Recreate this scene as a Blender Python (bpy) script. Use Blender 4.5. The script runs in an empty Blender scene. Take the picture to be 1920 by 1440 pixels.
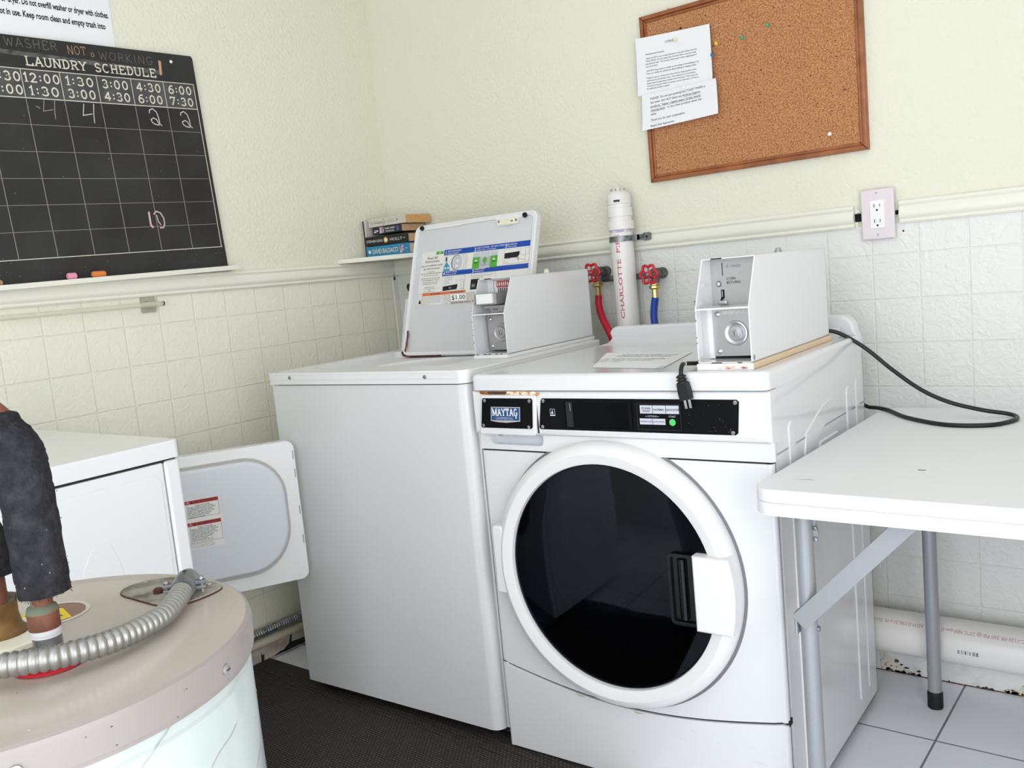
import bpy, bmesh, math, random
from mathutils import Vector, Matrix
random.seed(7)
SC = bpy.context.scene
COL = SC.collection

# ------------------------------------------------------------------ camera
F_PX = 1687.14
cam_d = bpy.data.cameras.new('camera')
cam_d.sensor_fit = 'HORIZONTAL'; cam_d.sensor_width = 36.0
cam_d.lens = F_PX / 1920.0 * 36.0
cam_d.clip_start = 0.02
cam = bpy.data.objects.new('camera', cam_d); COL.objects.link(cam)
def cam_axes(yaw, pitch, roll):
    cy, sy, cp, sp = math.cos(yaw), math.sin(yaw), math.cos(pitch), math.sin(pitch)
    f = Vector((-sy*cp, cy*cp, sp)); r = Vector((cy, sy, 0)); u = r.cross(f)
    c, s = math.cos(roll), math.sin(roll)
    return c*r + s*u, -s*r + c*u, f
r_, u_, f_ = cam_axes(0.67491, -0.12178, -0.09472)
cam.matrix_world = Matrix(((r_.x, u_.x, -f_.x, 2.36168), (r_.y, u_.y, -f_.y, -2.33326), (r_.z, u_.z, -f_.z, 1.12229), (0, 0, 0, 1)))
SC.camera = cam

# ------------------------------------------------------------------ sky, daylight, exposure
SC.view_settings.view_transform = 'Standard'
SC.view_settings.look = 'None'
SC.view_settings.gamma = 1.0
SC.view_settings.use_curve_mapping = False
SC.view_settings.exposure = 0.08
W = bpy.data.worlds.new('sky'); SC.world = W; W.use_nodes = True
W.node_tree.nodes['Background'].inputs[0].default_value = (0.96, 0.975, 1.0, 1)
W.node_tree.nodes['Background'].inputs[1].default_value = 1.8
def area(name, loc, target, sx, sy, power, col):
    d = bpy.data.lights.new(name, 'AREA'); d.shape = 'RECTANGLE'; d.size = sx; d.size_y = sy
    d.energy = power; d.color = col
    o = bpy.data.objects.new(name, d); COL.objects.link(o); o.location = loc
    o.rotation_euler = (Vector(target) - Vector(loc)).to_track_quat('-Z', 'Z').to_euler()
    return o
# daylight entering the open doorway in the side wall; fill light added at an unseen opening behind the camera
area('doorway_daylight', (3.02, -2.20, 1.04), (0.0, -2.20, 1.04), 1.30, 2.0, 21, (1.0, 0.985, 0.97))
area('rear_fill_light', (1.95, -3.27, 1.05), (1.95, 0.0, 1.05), 1.50, 2.0, 21, (0.87, 0.93, 1.0))

# ------------------------------------------------------------------ materials
def lin(c):
    return tuple(((v/255.0)/12.92 if v/255.0 <= 0.04045 else ((v/255.0+0.055)/1.055)**2.4) for v in c) + (1.0,)
MATS = {}
def mat(name, rgb, rough=0.5, metal=0.0, spec=0.5, coat=0.0, bump=None, vary=None, trans=0.0, ior=1.45, emit=0):
    """bump=(scale, strength, distance[, detail]); vary=(scale, rgb2, low, high) noise blend towards a second colour"""
    if name in MATS: return MATS[name]
    m = bpy.data.materials.new(name); m.use_nodes = True; nt = m.node_tree
    b = nt.nodes['Principled BSDF']
    b.inputs['Base Color'].default_value = lin(rgb)
    b.inputs['Roughness'].default_value = rough; b.inputs['Metallic'].default_value = metal
    b.inputs['Specular IOR Level'].default_value = spec; b.inputs['Coat Weight'].default_value = coat
    b.inputs['Coat Roughness'].default_value = 0.08
    b.inputs['Transmission Weight'].default_value = trans; b.inputs['IOR'].default_value = ior
    if bump or vary:
        tc = nt.nodes.new('ShaderNodeTexCoord')
    if vary:
        n = nt.nodes.new('ShaderNodeTexNoise'); n.inputs['Scale'].default_value = vary[0]; n.inputs['Detail'].default_value = 6
        r = nt.nodes.new('ShaderNodeValToRGB'); r.color_ramp.elements[0].position = vary[2]; r.color_ramp.elements[1].position = vary[3]
        r.color_ramp.elements[0].color = lin(rgb); r.color_ramp.elements[1].color = lin(vary[1])
        nt.links.new(tc.outputs['Object'], n.inputs['Vector']); nt.links.new(n.outputs['Fac'], r.inputs['Fac'])
        nt.links.new(r.outputs['Color'], b.inputs['Base Color'])
    if bump:
        n = nt.nodes.new('ShaderNodeTexNoise'); n.inputs['Scale'].default_value = bump[0]
        n.inputs['Detail'].default_value = bump[3] if len(bump) > 3 else 4
        bp = nt.nodes.new('ShaderNodeBump'); bp.inputs['Strength'].default_value = bump[1]; bp.inputs['Distance'].default_value = bump[2]
        nt.links.new(tc.outputs['Object'], n.inputs['Vector']); nt.links.new(n.outputs['Fac'], bp.inputs['Height'])
        nt.links.new(bp.outputs['Normal'], b.inputs['Normal'])
    MATS[name] = m
    return m

def grid_mat(name, rgb, line_rgb, axes, size, origin, groove, rough, bump_scale, bump_d, spec=0.5, groove_bump=0.002, line_mix=1.0):
    """square tiles: axes=(i,j) object axes, size pitch, origin=(a,b) of one joint crossing"""
    if name in MATS: return MATS[name]
    m = bpy.data.materials.new(name); m.use_nodes = True; nt = m.node_tree; N = nt.nodes.new; L = nt.links.new
    b = nt.nodes['Principled BSDF']; b.inputs['Roughness'].default_value = rough; b.inputs['Specular IOR Level'].default_value = spec
    tc = N('ShaderNodeTexCoord'); sp = N('ShaderNodeSeparateXYZ'); L(tc.outputs['Object'], sp.inputs[0])
    def M(op, a, bb=None, c=None):
        n = N('ShaderNodeMath'); n.operation = op
        for k, v in enumerate((a, bb, c)):
            if v is None: continue
            if isinstance(v, (int, float)): n.inputs[k].default_value = v
            else: L(v, n.inputs[k])
        return n.outputs[0]
    ds = []
    for ax, o in zip(axes, origin):
        t = M('DIVIDE', M('SUBTRACT', sp.outputs[ax], o), size)
        fr = M('SUBTRACT', t, M('FLOOR', t))
        ds.append(M('MULTIPLY', M('MINIMUM', fr, M('SUBTRACT', 1.0, fr)), size))
    d = M('MINIMUM', ds[0], ds[1])
    mr = N('ShaderNodeMapRange'); mr.interpolation_type = 'SMOOTHSTEP'
    L(d, mr.inputs['Value']); mr.inputs['From Min'].default_value = groove*0.35; mr.inputs['From Max'].default_value = groove
    mx = N('ShaderNodeMix'); mx.data_type = 'RGBA'
    L(mr.outputs['Result'], mx.inputs['Factor'])
    c1 = lin(rgb); c0 = lin(line_rgb)
    mx.inputs['A'].default_value = tuple(c1[k]*(1-line_mix)+c0[k]*line_mix for k in range(3)) + (1,); mx.inputs['B'].default_value = c1
    L(mx.outputs['Result'], b.inputs['Base Color'])
    nz = N('ShaderNodeTexNoise'); nz.inputs['Scale'].default_value = bump_scale; nz.inputs['Detail'].default_value = 3
    nz.inputs['Distortion'].default_value = 1.2
    L(tc.outputs['Object'], nz.inputs['Vector'])
    h = M('ADD', M('MULTIPLY', nz.outputs['Fac'], bump_d), M('MULTIPLY', mr.outputs['Result'], groove_bump))
    bp = N('ShaderNodeBump'); bp.inputs['Strength'].default_value = 0.8; bp.inputs['Distance'].default_value = 1.0
    L(h, bp.inputs['Height']); L(bp.outputs['Normal'], b.inputs['Normal'])
    MATS[name] = m
    return m

PLASTER = mat('cream_plaster', (231, 230, 213), 0.75, bump=(95, 0.55, 0.006, 3), spec=0.3)
TILE_B = grid_mat('tileboard_rear', (230, 231, 227), (212, 213, 206), (0, 2), 0.1095, (1.786, 0.9715), 0.0034, 0.38, 46, 0.0036, line_mix=0.25, groove_bump=0.0009)
TILE_L = grid_mat('tileboard_side', (239, 238, 221), (222, 221, 203), (1, 2), 0.1090, (-0.5061, 0.9651), 0.0034, 0.38, 46, 0.0028, line_mix=0.35, groove_bump=0.0010)
FLOOR_M = grid_mat('floor_tile', (243, 245, 251), (120, 120, 124), (0, 1), 0.3048, (1.8575, -0.3146), 0.0034, 0.22, 3, 0.0006, groove_bump=0.001)
CEIL = mat('ceiling_paint', (240, 240, 238), 0.8)
TRIM = mat('trim_paint', (235, 234, 222), 0.4, bump=(40, 0.2, 0.002))
BASEP = mat('baseboard_paint', (228, 229, 228), 0.45, vary=(28, (206, 210, 200), 0.5, 0.8))
BASEDIRTY = mat('baseboard_paint_worn', (205, 196, 186), 0.5, vary=(22, (150, 132, 118), 0.45, 0.8))
FLAKE = mat('flaking_paint', (214, 212, 198), 0.9, vary=(150, (150, 128, 104), 0.56, 0.66))
ROT = mat('rotted_wood', (60, 44, 34), 0.9, vary=(120, (150, 110, 80), 0.45, 0.7))
WHITE = mat('appliance_enamel', (224, 225, 227), 0.22, coat=0.5)
WHITE_G = mat('appliance_enamel_grey_white', (218, 219, 219), 0.25, coat=0.4)
WHITE_P = mat('appliance_plastic', (230, 230, 230), 0.33)
GREYW = mat('inner_door_grey', (210, 214, 220), 0.3)
LIDG = mat('lid_inner_grey', (212, 213, 216), 0.35)
GASK = mat('door_gasket', (176, 174, 168), 0.6)
SEAM = mat('dark_seam', (40, 38, 36), 0.8)
BLACKP = mat('black_panel', (9, 9, 11), 0.4, spec=.15)
BLACKG = mat('black_gloss_plastic', (5, 5, 7), 0.1, coat=0.25, spec=.3)
DISP = mat('display_window', (3, 3, 4), 0.2, spec=.1)
RUBBER = mat('black_rubber', (14, 14, 15), 0.55)
CORD = mat('black_cord', (22, 23, 25), 0.42)
STEEL = mat('brushed_steel', (190, 190, 192), 0.28, metal=1.0, bump=(60, 0.15, 0.001))
STEELD = mat('dull_steel', (176, 174, 174), 0.38, metal=0.65, vary=(9, (150, 147, 148), 0.4, 0.7))
GALV = mat('galvanised_steel', (150, 154, 156), 0.42, metal=0.85, vary=(60, (112, 116, 118), 0.4, 0.65))
PIPEGREY = mat('old_galvanised_pipe', (118, 119, 118), 0.6, metal=0.5, vary=(70, (80, 80, 78), 0.4, 0.65))
LEGGREY = mat('grey_powder_coat', (158, 161, 165), 0.38, metal=0.25)
BRASS = mat('brass', (196, 178, 118), 0.3, metal=0.9)
BRASSOLD = mat('tarnished_brass', (132, 100, 58), 0.5, metal=0.5, vary=(40, (92, 70, 44), 0.4, 0.7))
COPPER = mat('old_copper', (96, 58, 42), 0.55, metal=0.1, vary=(70, (122, 72, 52), 0.4, 0.7))
VERDI = mat('verdigris', (98, 108, 94), 0.85, spec=.2, vary=(90, (120, 88, 68), 0.45, 0.62))
PTFE = mat('thread_tape', (205, 207, 210), 0.5)
FOAM = mat('black_foam', (40, 40, 44), 0.95, spec=0.15, bump=(170, 0.9, 0.006, 6), vary=(70, (56, 56, 61), 0.45, 0.7))
CHROME = mat('zinc_conduit', (158, 157, 154), 0.42, metal=0.8)
TANKTOP = mat('tank_lid_taupe', (186, 177, 167), 0.2, coat=0.2, vary=(5, (195, 186, 177), 0.4, 0.7), bump=(25, 0.1, 0.002))
TANKBAND = mat('tank_lid_rim', (148, 141, 138), 0.35)
TANKW = mat('tank_jacket', (188, 198, 197), 0.25, coat=0.3, vary=(7, (180, 190, 189), 0.5, 0.75))
CREAMP = mat('cream_plastic', (232, 228, 210), 0.5)
REDP = mat('red_plastic', (190, 24, 42), 0.4)
REDW = mat('red_enamel_wheel', (196, 30, 46), 0.35, coat=0.3)
REDH = mat('red_hose', (196, 28, 52), 0.45)
BLUEH = mat('blue_hose', (22, 62, 158), 0.4)
PVC = mat('white_pvc', (236, 233, 230), 0.25)
PURPLE = mat('purple_primer', (196, 176, 206), 0.5, vary=(60, (226, 220, 226), 0.45, 0.6))
REDT = mat('red_print', (196, 60, 84), 0.6)
REDTL = mat('faded_red_print', (190, 130, 142), 0.6)
PAPER = mat('white_paper', (236, 237, 240), 0.8)
PAPER2 = mat('white_paper_cool', (228, 230, 238), 0.8)
INK = mat('printed_ink', (58, 60, 68), 0.8)
INKB = mat('black_ink', (26, 26, 28), 0.8)
INKG = mat('grey_print', (120, 122, 126), 0.8)
SLATE = mat('chalkboard_slate', (33, 31, 32), 0.62, vary=(6, (50, 49, 48), 0.35, 0.75), bump=(90, 0.2, 0.001))
SMUDGE = mat('chalk_dust', (72, 71, 71), 0.9, vary=(14, (92, 91, 89), 0.4, 0.7))
SMUDGE2 = mat('chalk_smear', (98, 97, 93), 0.9, vary=(40, (62, 61, 60), 0.4, 0.65))
CHALKL = mat('painted_cream_lines', (214, 211, 196), 0.8)
CHALKG = mat('chalk_rule_lines', (150, 146, 136), 0.9)
CHALKF = mat('faint_chalk', (128, 124, 118), 0.95)
CHALKW = mat('chalk_writing', (206, 200, 196), 0.95)
CHALKPK = mat('pink_chalk_writing', (212, 176, 186), 0.95)
CHALKOR = mat('orange_chalk_writing', (196, 160, 128), 0.95)
PINK = mat('pink_chalk', (232, 158, 184), 0.9, bump=(160, 0.4, 0.002))
ORANGE = mat('orange_chalk', (224, 132, 66), 0.9, bump=(160, 0.4, 0.002))
BROWNCH = mat('brown_chalk', (178, 134, 112), 0.9)
CORK = mat('cork', (140, 88, 54), 0.9, vary=(260, (204, 148, 102), 0.34, 0.64), bump=(240, 0.6, 0.002))
CORKD = mat('cork_dark_flecks', (84, 50, 28), 0.95)
CORKP = mat('cork_scrape', (205, 152, 112), 0.95)
WOOD = mat('red_brown_wood', (164, 98, 56), 0.45, coat=0.15, vary=(24, (126, 70, 37), 0.35, 0.75))
PLY = mat('bare_plywood', (228, 202, 170), 0.7)
OUTP = mat('outlet_plate', (226, 216, 220), 0.35)
OUTW = mat('outlet_face', (242, 240, 242), 0.3)
HOLE = mat('dark_void', (10, 10, 11), 0.9)
MATR = None
ACR = mat('clear_acrylic', (226, 226, 204), 0.12)
ACR.node_tree.nodes['Principled BSDF'].inputs['Alpha'].default_value = 0.45
RUST = mat('rust', (168, 96, 48), 0.9, vary=(90, (92, 46, 26), 0.4, 0.62))
RUSTW = mat('rust_flaked_paint', (238, 226, 208), 0.8, vary=(120, (196, 138, 70), 0.45, 0.62))
RUSTD = mat('dark_rust', (70, 40, 34), 0.9, vary=(60, (98, 58, 46), 0.4, 0.7))
LABELW = mat('label_white', (228, 227, 222), 0.6)
BLUEL = mat('label_blue', (20, 72, 168), 0.5)
ORANGEL = mat('label_orange', (226, 112, 62), 0.5)
REDL = mat('label_red', (170, 52, 44), 0.6)
GREENL = mat('label_green', (84, 168, 52), 0.5)
GREENB = mat('start_green', (80, 200, 104), 0.5)
LTGREY = mat('key_grey', (196, 198, 208), 0.5)
MAYB = mat('badge_blue', (32, 76, 132), 0.4)
YELL = mat('yellow_label', (226, 200, 40), 0.6)
SILV = mat('coin_silver', (205, 200, 196), 0.3, metal=0.5)

def smoked_glass():
    m = bpy.data.materials.new('smoked_glass'); m.use_nodes = True; nt = m.node_tree
    for n in list(nt.nodes):
        if n.type != 'OUTPUT_MATERIAL': nt.nodes.remove(n)
    out = [n for n in nt.nodes if n.type == 'OUTPUT_MATERIAL'][0]
    t = nt.nodes.new('ShaderNodeBsdfTransparent'); t.inputs[0].default_value = (0.22, 0.23, 0.28, 1)
    g = nt.nodes.new('ShaderNodeBsdfGlossy'); g.inputs['Roughness'].default_value = 0.03; g.inputs[0].default_value = (0.75, 0.8, 0.95, 1)
    fr = nt.nodes.new('ShaderNodeFresnel'); fr.inputs[0].default_value = 1.36
    mx = nt.nodes.new('ShaderNodeMixShader')
    nt.links.new(fr.outputs[0], mx.inputs[0]); nt.links.new(t.outputs[0], mx.inputs[1]); nt.links.new(g.outputs[0], mx.inputs[2])
    nt.links.new(mx.outputs[0], out.inputs[0])
    return m
GLASS = smoked_glass()

def ribbed_mat():
    m = bpy.data.materials.new('ribbed_mat'); m.use_nodes = True; nt = m.node_tree; N = nt.nodes.new; L = nt.links.new
    b = nt.nodes['Principled BSDF']; b.inputs['Roughness'].default_value = 0.85
    tc = N('ShaderNodeTexCoord'); bt = N('ShaderNodeTexBrick')
    mp = N('ShaderNodeMapping'); L(tc.outputs['Object'], mp.inputs[0]); mp.inputs['Rotation'].default_value = (0, 0, 0.04)
    L(mp.outputs[0], bt.inputs['Vector'])
    bt.inputs['Scale'].default_value = 1.0; bt.inputs['Brick Width'].default_value = 0.011; bt.inputs['Row Height'].default_value = 0.0075
    bt.inputs['Mortar Size'].default_value = 0.0016; bt.inputs['Mortar Smooth'].default_value = 0.3
    bt.inputs['Color1'].default_value = lin((78, 70, 66)); bt.inputs['Color2'].default_value = lin((64, 58, 55)); bt.inputs['Mortar'].default_value = lin((22, 20, 20))
    L(bt.outputs['Color'], b.inputs['Base Color'])
    bp = N('ShaderNodeBump'); bp.inputs['Distance'].default_value = 0.002; bp.inputs['Strength'].default_value = 0.9; bp.invert = True
    L(bt.outputs['Fac'], bp.inputs['Height']); L(bp.outputs['Normal'], b.inputs['Normal'])
    return m
MATR = ribbed_mat()

def drum_mat():
    m = bpy.data.materials.new('perforated_drum'); m.use_nodes = True; nt = m.node_tree; N = nt.nodes.new; L = nt.links.new
    b = nt.nodes['Principled BSDF']; b.inputs['Metallic'].default_value = 0.8; b.inputs['Roughness'].default_value = 0.35
    tc = N('ShaderNodeTexCoord'); v = N('ShaderNodeTexVoronoi'); v.inputs['Scale'].default_value = 75; v.inputs['Randomness'].default_value = 0.15
    L(tc.outputs['Object'], v.inputs['Vector'])
    r = N('ShaderNodeValToRGB'); r.color_ramp.elements[0].position = 0.22; r.color_ramp.elements[1].position = 0.3
    r.color_ramp.elements[0].color = (0.01, 0.01, 0.01, 1); r.color_ramp.elements[1].color = (0.45, 0.46, 0.5, 1)
    L(v.outputs['Distance'], r.inputs['Fac']); L(r.outputs['Color'], b.inputs['Base Color'])
    return m
DRUM = drum_mat()

# ------------------------------------------------------------------ mesh builder
def frame(o, u, v):
    u = Vector(u).normalized(); v = Vector(v); v = (v - u*v.dot(u)).normalized(); n = u.cross(v); o = Vector(o)
    return Matrix(((u.x, v.x, n.x, o.x), (u.y, v.y, n.y, o.y), (u.z, v.z, n.z, o.z), (0, 0, 0, 1)))
I4 = Matrix.Identity(4)
def FRONT(x, y, z): return frame((x, y, z), (1, 0, 0), (0, 0, 1))      # faces -y
def LEFTW(x, y, z): return frame((x, y, z), (0, 1, 0), (0, 0, 1))      # faces +x
def TOP(x, y, z): return frame((x, y, z), (1, 0, 0), (0, 1, 0))        # faces +z

def rrect(x0, y0, x1, y1, r, n=6):
    if not isinstance(r, (list, tuple)): r = [r]*4
    pts = []
    for cx, cy, a, rr in ((x1-r[0], y0+r[0], -90, r[0]), (x1-r[1], y1-r[1], 0, r[1]), (x0+r[2], y1-r[2], 90, r[2]), (x0+r[3], y0+r[3], 180, r[3])):
        if rr <= 1e-6: pts.append((cx, cy)); continue
        for k in range(n+1):
            t = math.radians(a + 90.0*k/n); pts.append((cx+rr*math.cos(t), cy+rr*math.sin(t)))
    return pts
def circ(cx, cy, r, n=48, ry=None):
    ry = r if ry is None else ry
    return [(cx+r*math.cos(2*math.pi*k/n), cy+ry*math.sin(2*math.pi*k/n)) for k in range(n)]
def arcpts(cx, cy, rx, ry, a0, a1, n=10):
    return [(cx+rx*math.cos(math.radians(a0+(a1-a0)*k/n)), cy+ry*math.sin(math.radians(a0+(a1-a0)*k/n))) for k in range(n+1)]
def smooth_path(pts, n=8):
    P = [Vector(p) for p in pts]; out = []
    for i in range(len(P)-1):
        p0 = P[max(i-1, 0)]; p1 = P[i]; p2 = P[i+1]; p3 = P[min(i+2, len(P)-1)]
        for k in range(n):
            t = k/n
            out.append(0.5*((2*p1)+(p2-p0)*t+(2*p0-5*p1+4*p2-p3)*t*t+(3*p1-p0-3*p2+p3)*t**3))
    out.append(P[-1]); return out

TEXT_CACHE = {}
def text_geo(s, align, bold, lh):
    key = (s, align, bold, lh)
    if key not in TEXT_CACHE:
        cu = bpy.data.curves.new('tmp_text', 'FONT'); cu.body = s; cu.align_x = align; cu.resolution_u = 2
        cu.size = 1.0; cu.offset = bold; cu.space_line = lh; cu.fill_mode = 'FRONT'
        ob = bpy.data.objects.new('tmp_text', cu); COL.objects.link(ob)
        bpy.context.view_layer.update()
        dg = bpy.context.evaluated_depsgraph_get(); ev = ob.evaluated_get(dg); me = ev.to_mesh()
        TEXT_CACHE[key] = ([tuple(v.co[:2]) for v in me.vertices], [tuple(p.vertices) for p in me.polygons])
        ev.to_mesh_clear(); bpy.data.objects.remove(ob); bpy.data.curves.remove(cu)
    return TEXT_CACHE[key]

class MB:
    def __init__(self): self.bm = bmesh.new(); self.mats = []; self.flat = set()
    def mi(self, m):
        if m not in self.mats: self.mats.append(m)
        return self.mats.index(m)
    def merge(self, tmp, m, M=None):
        i = self.mi(m); mp = {}
        for v in tmp.verts: mp[v] = self.bm.verts.new((M @ v.co) if M else v.co)
        for f in tmp.faces:
            try: g = self.bm.faces.new([mp[v] for v in f.verts])
            except ValueError: continue
            g.material_index = i; g.smooth = True
        tmp.free()
    def raw(self, vs, fs, m, M=None):
        i = self.mi(m); V = [self.bm.verts.new((M @ Vector(v)) if M else Vector(v)) for v in vs]
        for f in fs:
            try: g = self.bm.faces.new([V[k] for k in f]); g.material_index = i; g.smooth = True
            except ValueError: pass
    def box(self, a, b, m, bev=0.0, seg=2, M=None):
        t = bmesh.new(); bmesh.ops.create_cube(t, size=1.0)
        for v in t.verts: v.co = Vector([a[k] + (v.co[k]+0.5)*(b[k]-a[k]) for k in range(3)])
        if bev > 0: bmesh.ops.bevel(t, geom=t.edges[:], offset=bev, segments=seg, profile=0.5, affect='EDGES')
        self.merge(t, m, M); return self
    def prism(self, pts, h0, h1, m, M=None, bev=0.0, seg=2, hole=None, caps='both'):
        """polygon in the frame's xy extruded h0..h1 along its z; hole = list of hole polygons"""
        t = bmesh.new()
        if not hole:
            lo = [t.verts.new((x, y, h0)) for x, y in pts]; hi = [t.verts.new((x, y, h1)) for x, y in pts]
            n = len(pts)
            bot = t.faces.new(lo[::-1]); top = t.faces.new(hi)
            for k in range(n): t.faces.new((lo[k], lo[(k+1) % n], hi[(k+1) % n], hi[k]))
            bmesh.ops.recalc_face_normals(t, faces=t.faces[:])
            if bev > 0: bmesh.ops.bevel(t, geom=list(top.edges), offset=bev, segments=seg, profile=0.5, affect='EDGES')
        else:
            loops = [pts] + hole
            for h, flip in ((h0, True), (h1, False)):
                es = []
                for lp in loops:
                    vs = [t.verts.new((x, y, h)) for x, y in lp]
                    es += [t.edges.new((vs[k], vs[(k+1) % len(vs)])) for k in range(len(vs))]
                bmesh.ops.triangle_fill(t, use_beauty=True, use_dissolve=False, edges=es)
            for lp in loops:
                lo = [t.verts.new((x, y, h0)) for x, y in lp]; hi = [t.verts.new((x, y, h1)) for x, y in lp]
                for k in range(len(lp)): t.faces.new((lo[k], lo[(k+1) % len(lp)], hi[(k+1) % len(lp)], hi[k]))
            bmesh.ops.remove_doubles(t, verts=t.verts[:], dist=1e-6)
            bmesh.ops.recalc_face_normals(t, faces=t.faces[:])
        self.merge(t, m, M); return self
    def poly(self, pts, m, M=None, h=0.0):
        self.raw([(x, y, h) for x, y in pts], [tuple(range(len(pts)))], m, M); return self
    def rect(self, x0, y0, x1, y1, m, M=None, h=0.0): return self.poly([(x0, y0), (x1, y0), (x1, y1), (x0, y1)], m, M, h)
    def outline(self, x0, y0, x1, y1, w, m, M=None, h=0.0):
        self.rect(x0, y0, x1, y0+w, m, M, h); self.rect(x0, y1-w, x1, y1, m, M, h)
        self.rect(x0, y0, x0+w, y1, m, M, h); self.rect(x1-w, y0, x1, y1, m, M, h); return self
    def tube(self, path, r, m, seg=14, caps=True, M=None, closed=False):
        P = [Vector(p) for p in path]; n = len(P); R = r if isinstance(r, (list, tuple)) else [r]*n
        T = []
        for k in range(n):
            a = P[(k-1) % n] if closed else P[max(k-1, 0)]; b = P[(k+1) % n] if closed else P[min(k+1, n-1)]
            T.append((b-a).normalized())
        up = Vector((0, 0, 1)) if abs(T[0].z) < 0.9 else Vector((1, 0, 0))
        N = (up - T[0]*up.dot(T[0])).normalized(); vs = []; fs = []
        for k in range(n):
            if k: N = (N - T[k]*N.dot(T[k])).normalized()
            B = T[k].cross(N)
            for j in range(seg):
                t = 2*math.pi*j/seg; vs.append(P[k] + (N*math.cos(t)+B*math.sin(t))*R[k])
        for k in range(n if closed else n-1):
            for j in range(seg):
                a = k*seg+j; b = k*seg+(j+1) % seg; k2 = (k+1) % n
                fs.append((a, b, k2*seg+(j+1) % seg, k2*seg+j))
        if caps and not closed:
            fs.append(tuple(range(seg))[::-1]); fs.append(tuple((n-1)*seg+j for j in range(seg)))
        self.raw(vs, fs, m, M); return self
    def lathe(self, prof, m, M=None, seg=40, caps=True):
        vs = []; fs = []; n = len(prof)
        for r, z in prof:
            for j in range(seg): t = 2*math.pi*j/seg; vs.append((r*math.cos(t), r*math.sin(t), z))
        for k in range(n-1):
            for j in range(seg): fs.append((k*seg+j, k*seg+(j+1) % seg, (k+1)*seg+(j+1) % seg, (k+1)*seg+j))
        if caps and prof[0][0] > 1e-5: fs.append(tuple(range(seg))[::-1])
        if caps and prof[-1][0] > 1e-5: fs.append(tuple((n-1)*seg+j for j in range(seg)))
        t = bmesh.new(); V = [t.verts.new(v) for v in vs]
        for f in fs:
            try: t.faces.new([V[k] for k in f])
            except ValueError: pass
        bmesh.ops.remove_doubles(t, verts=t.verts[:], dist=1e-6); bmesh.ops.recalc_face_normals(t, faces=t.faces[:])
        self.merge(t, m, M); return self
    def ball(self, c, r, m, M=None, seg=16):
        n = 8; prof = [(max(r*math.sin(math.pi*k/n), 1e-6), -r*math.cos(math.pi*k/n)) for k in range(n+1)]
        T = Matrix.Translation(Vector(c)); self.lathe(prof, m, (M @ T) if M else T, seg); return self
    def text(self, s, size, m, M, align='LEFT', bold=0.0, lh=1.0, sx=1.0, width=None, warp=None, h=0.0):
        vs, fs = text_geo(s, align, bold, lh)
        if not vs: return self
        if width: sx = width/((max(v[0] for v in vs)-min(v[0] for v in vs))*size)
        P = [(v[0]*size*sx, v[1]*size, h) for v in vs]
        if warp: P = [warp(p) for p in P]
        self.raw(P, fs, m, M); return self
    def ribbon(self, pts, w, m, M=None, h=0.0):
        P = [Vector(p[:2]) for p in pts]; P = [p for k, p in enumerate(P) if k == 0 or (p-P[k-1]).length > 1e-9]
        n = len(P)
        if n < 2: return self
        vs = []
        closed = (P[0]-P[-1]).length < 1e-7
        for k in range(n):
            a = P[k]-P[k-1] if k else (P[-1]-P[-2] if closed else P[1]-P[0]); c = P[k+1]-P[k] if k < n-1 else (P[1]-P[0] if closed else a)
            a = a.normalized(); c = c.normalized(); na = Vector((-a.y, a.x)); nc = Vector((-c.y, c.x)); mm = na+nc
            mm = na if mm.length < 1e-6 else mm/max(mm.length_squared*0.5, 0.35)
            p = P[k]
            if not closed and k == 0: p = p-c*w*.25
            if not closed and k == n-1: p = p+a*w*.25
            self._lift = getattr(self, '_lift', 0.0)
            vs += [(*(p-mm*w*.5), h+self._lift), (*(p+mm*w*.5), h+self._lift)]
        self._lift = (self._lift+0.000012) % 0.00012
        self.raw(vs, [(2*k, 2*k+2, 2*k+3, 2*k+1) for k in range(n-1)], m, M)
        return self
    def strokes(self, s, size, m, M, w=0.16, serif=True, pitch=None, sx=1.0, jit=0.0, h=0.0, width=None):
        if width:
            tot = sum((GW.get(c, 0.7)+0.28) for c in s)-0.28; sx = width/(tot*size)
        x = 0.0; rnd = random.Random(len(s)*7+1)
        for c in s:
            for st in GLYPH.get(c, []):
                pts = [((x+px+rnd.uniform(-jit, jit))*size*sx, (py+rnd.uniform(-jit, jit))*size) for px, py in st]
                self.ribbon(pts, w*size, m, M, h)
            if serif:
                for px, py in SERIF.get(c, []):
                    self.ribbon([((x+px-0.17)*size*sx, py*size), ((x+px+0.17)*size*sx, py*size)], w*0.55*size, m, M, h)
            x += GW.get(c, 0.7)+0.28
        return self
    def build(self, name, parent=None, loc=None, yaw=0.0, sharp=38):
        me = bpy.data.meshes.new(name); bmesh.ops.recalc_face_normals
        self.bm.to_mesh(me); self.bm.free()
        for m in self.mats: me.materials.append(m)
        try: me.set_sharp_from_angle(angle=math.radians(sharp))
        except Exception: pass
        o = bpy.data.objects.new(name, me); COL.objects.link(o)
        wn = o.modifiers.new('weighted_normals', 'WEIGHTED_NORMAL'); wn.keep_sharp = True; wn.weight = 60
        if parent is not None: o.parent = parent
        if loc is not None: o.location = loc
        if yaw: o.rotation_euler = (0, 0, yaw)
        return o

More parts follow.
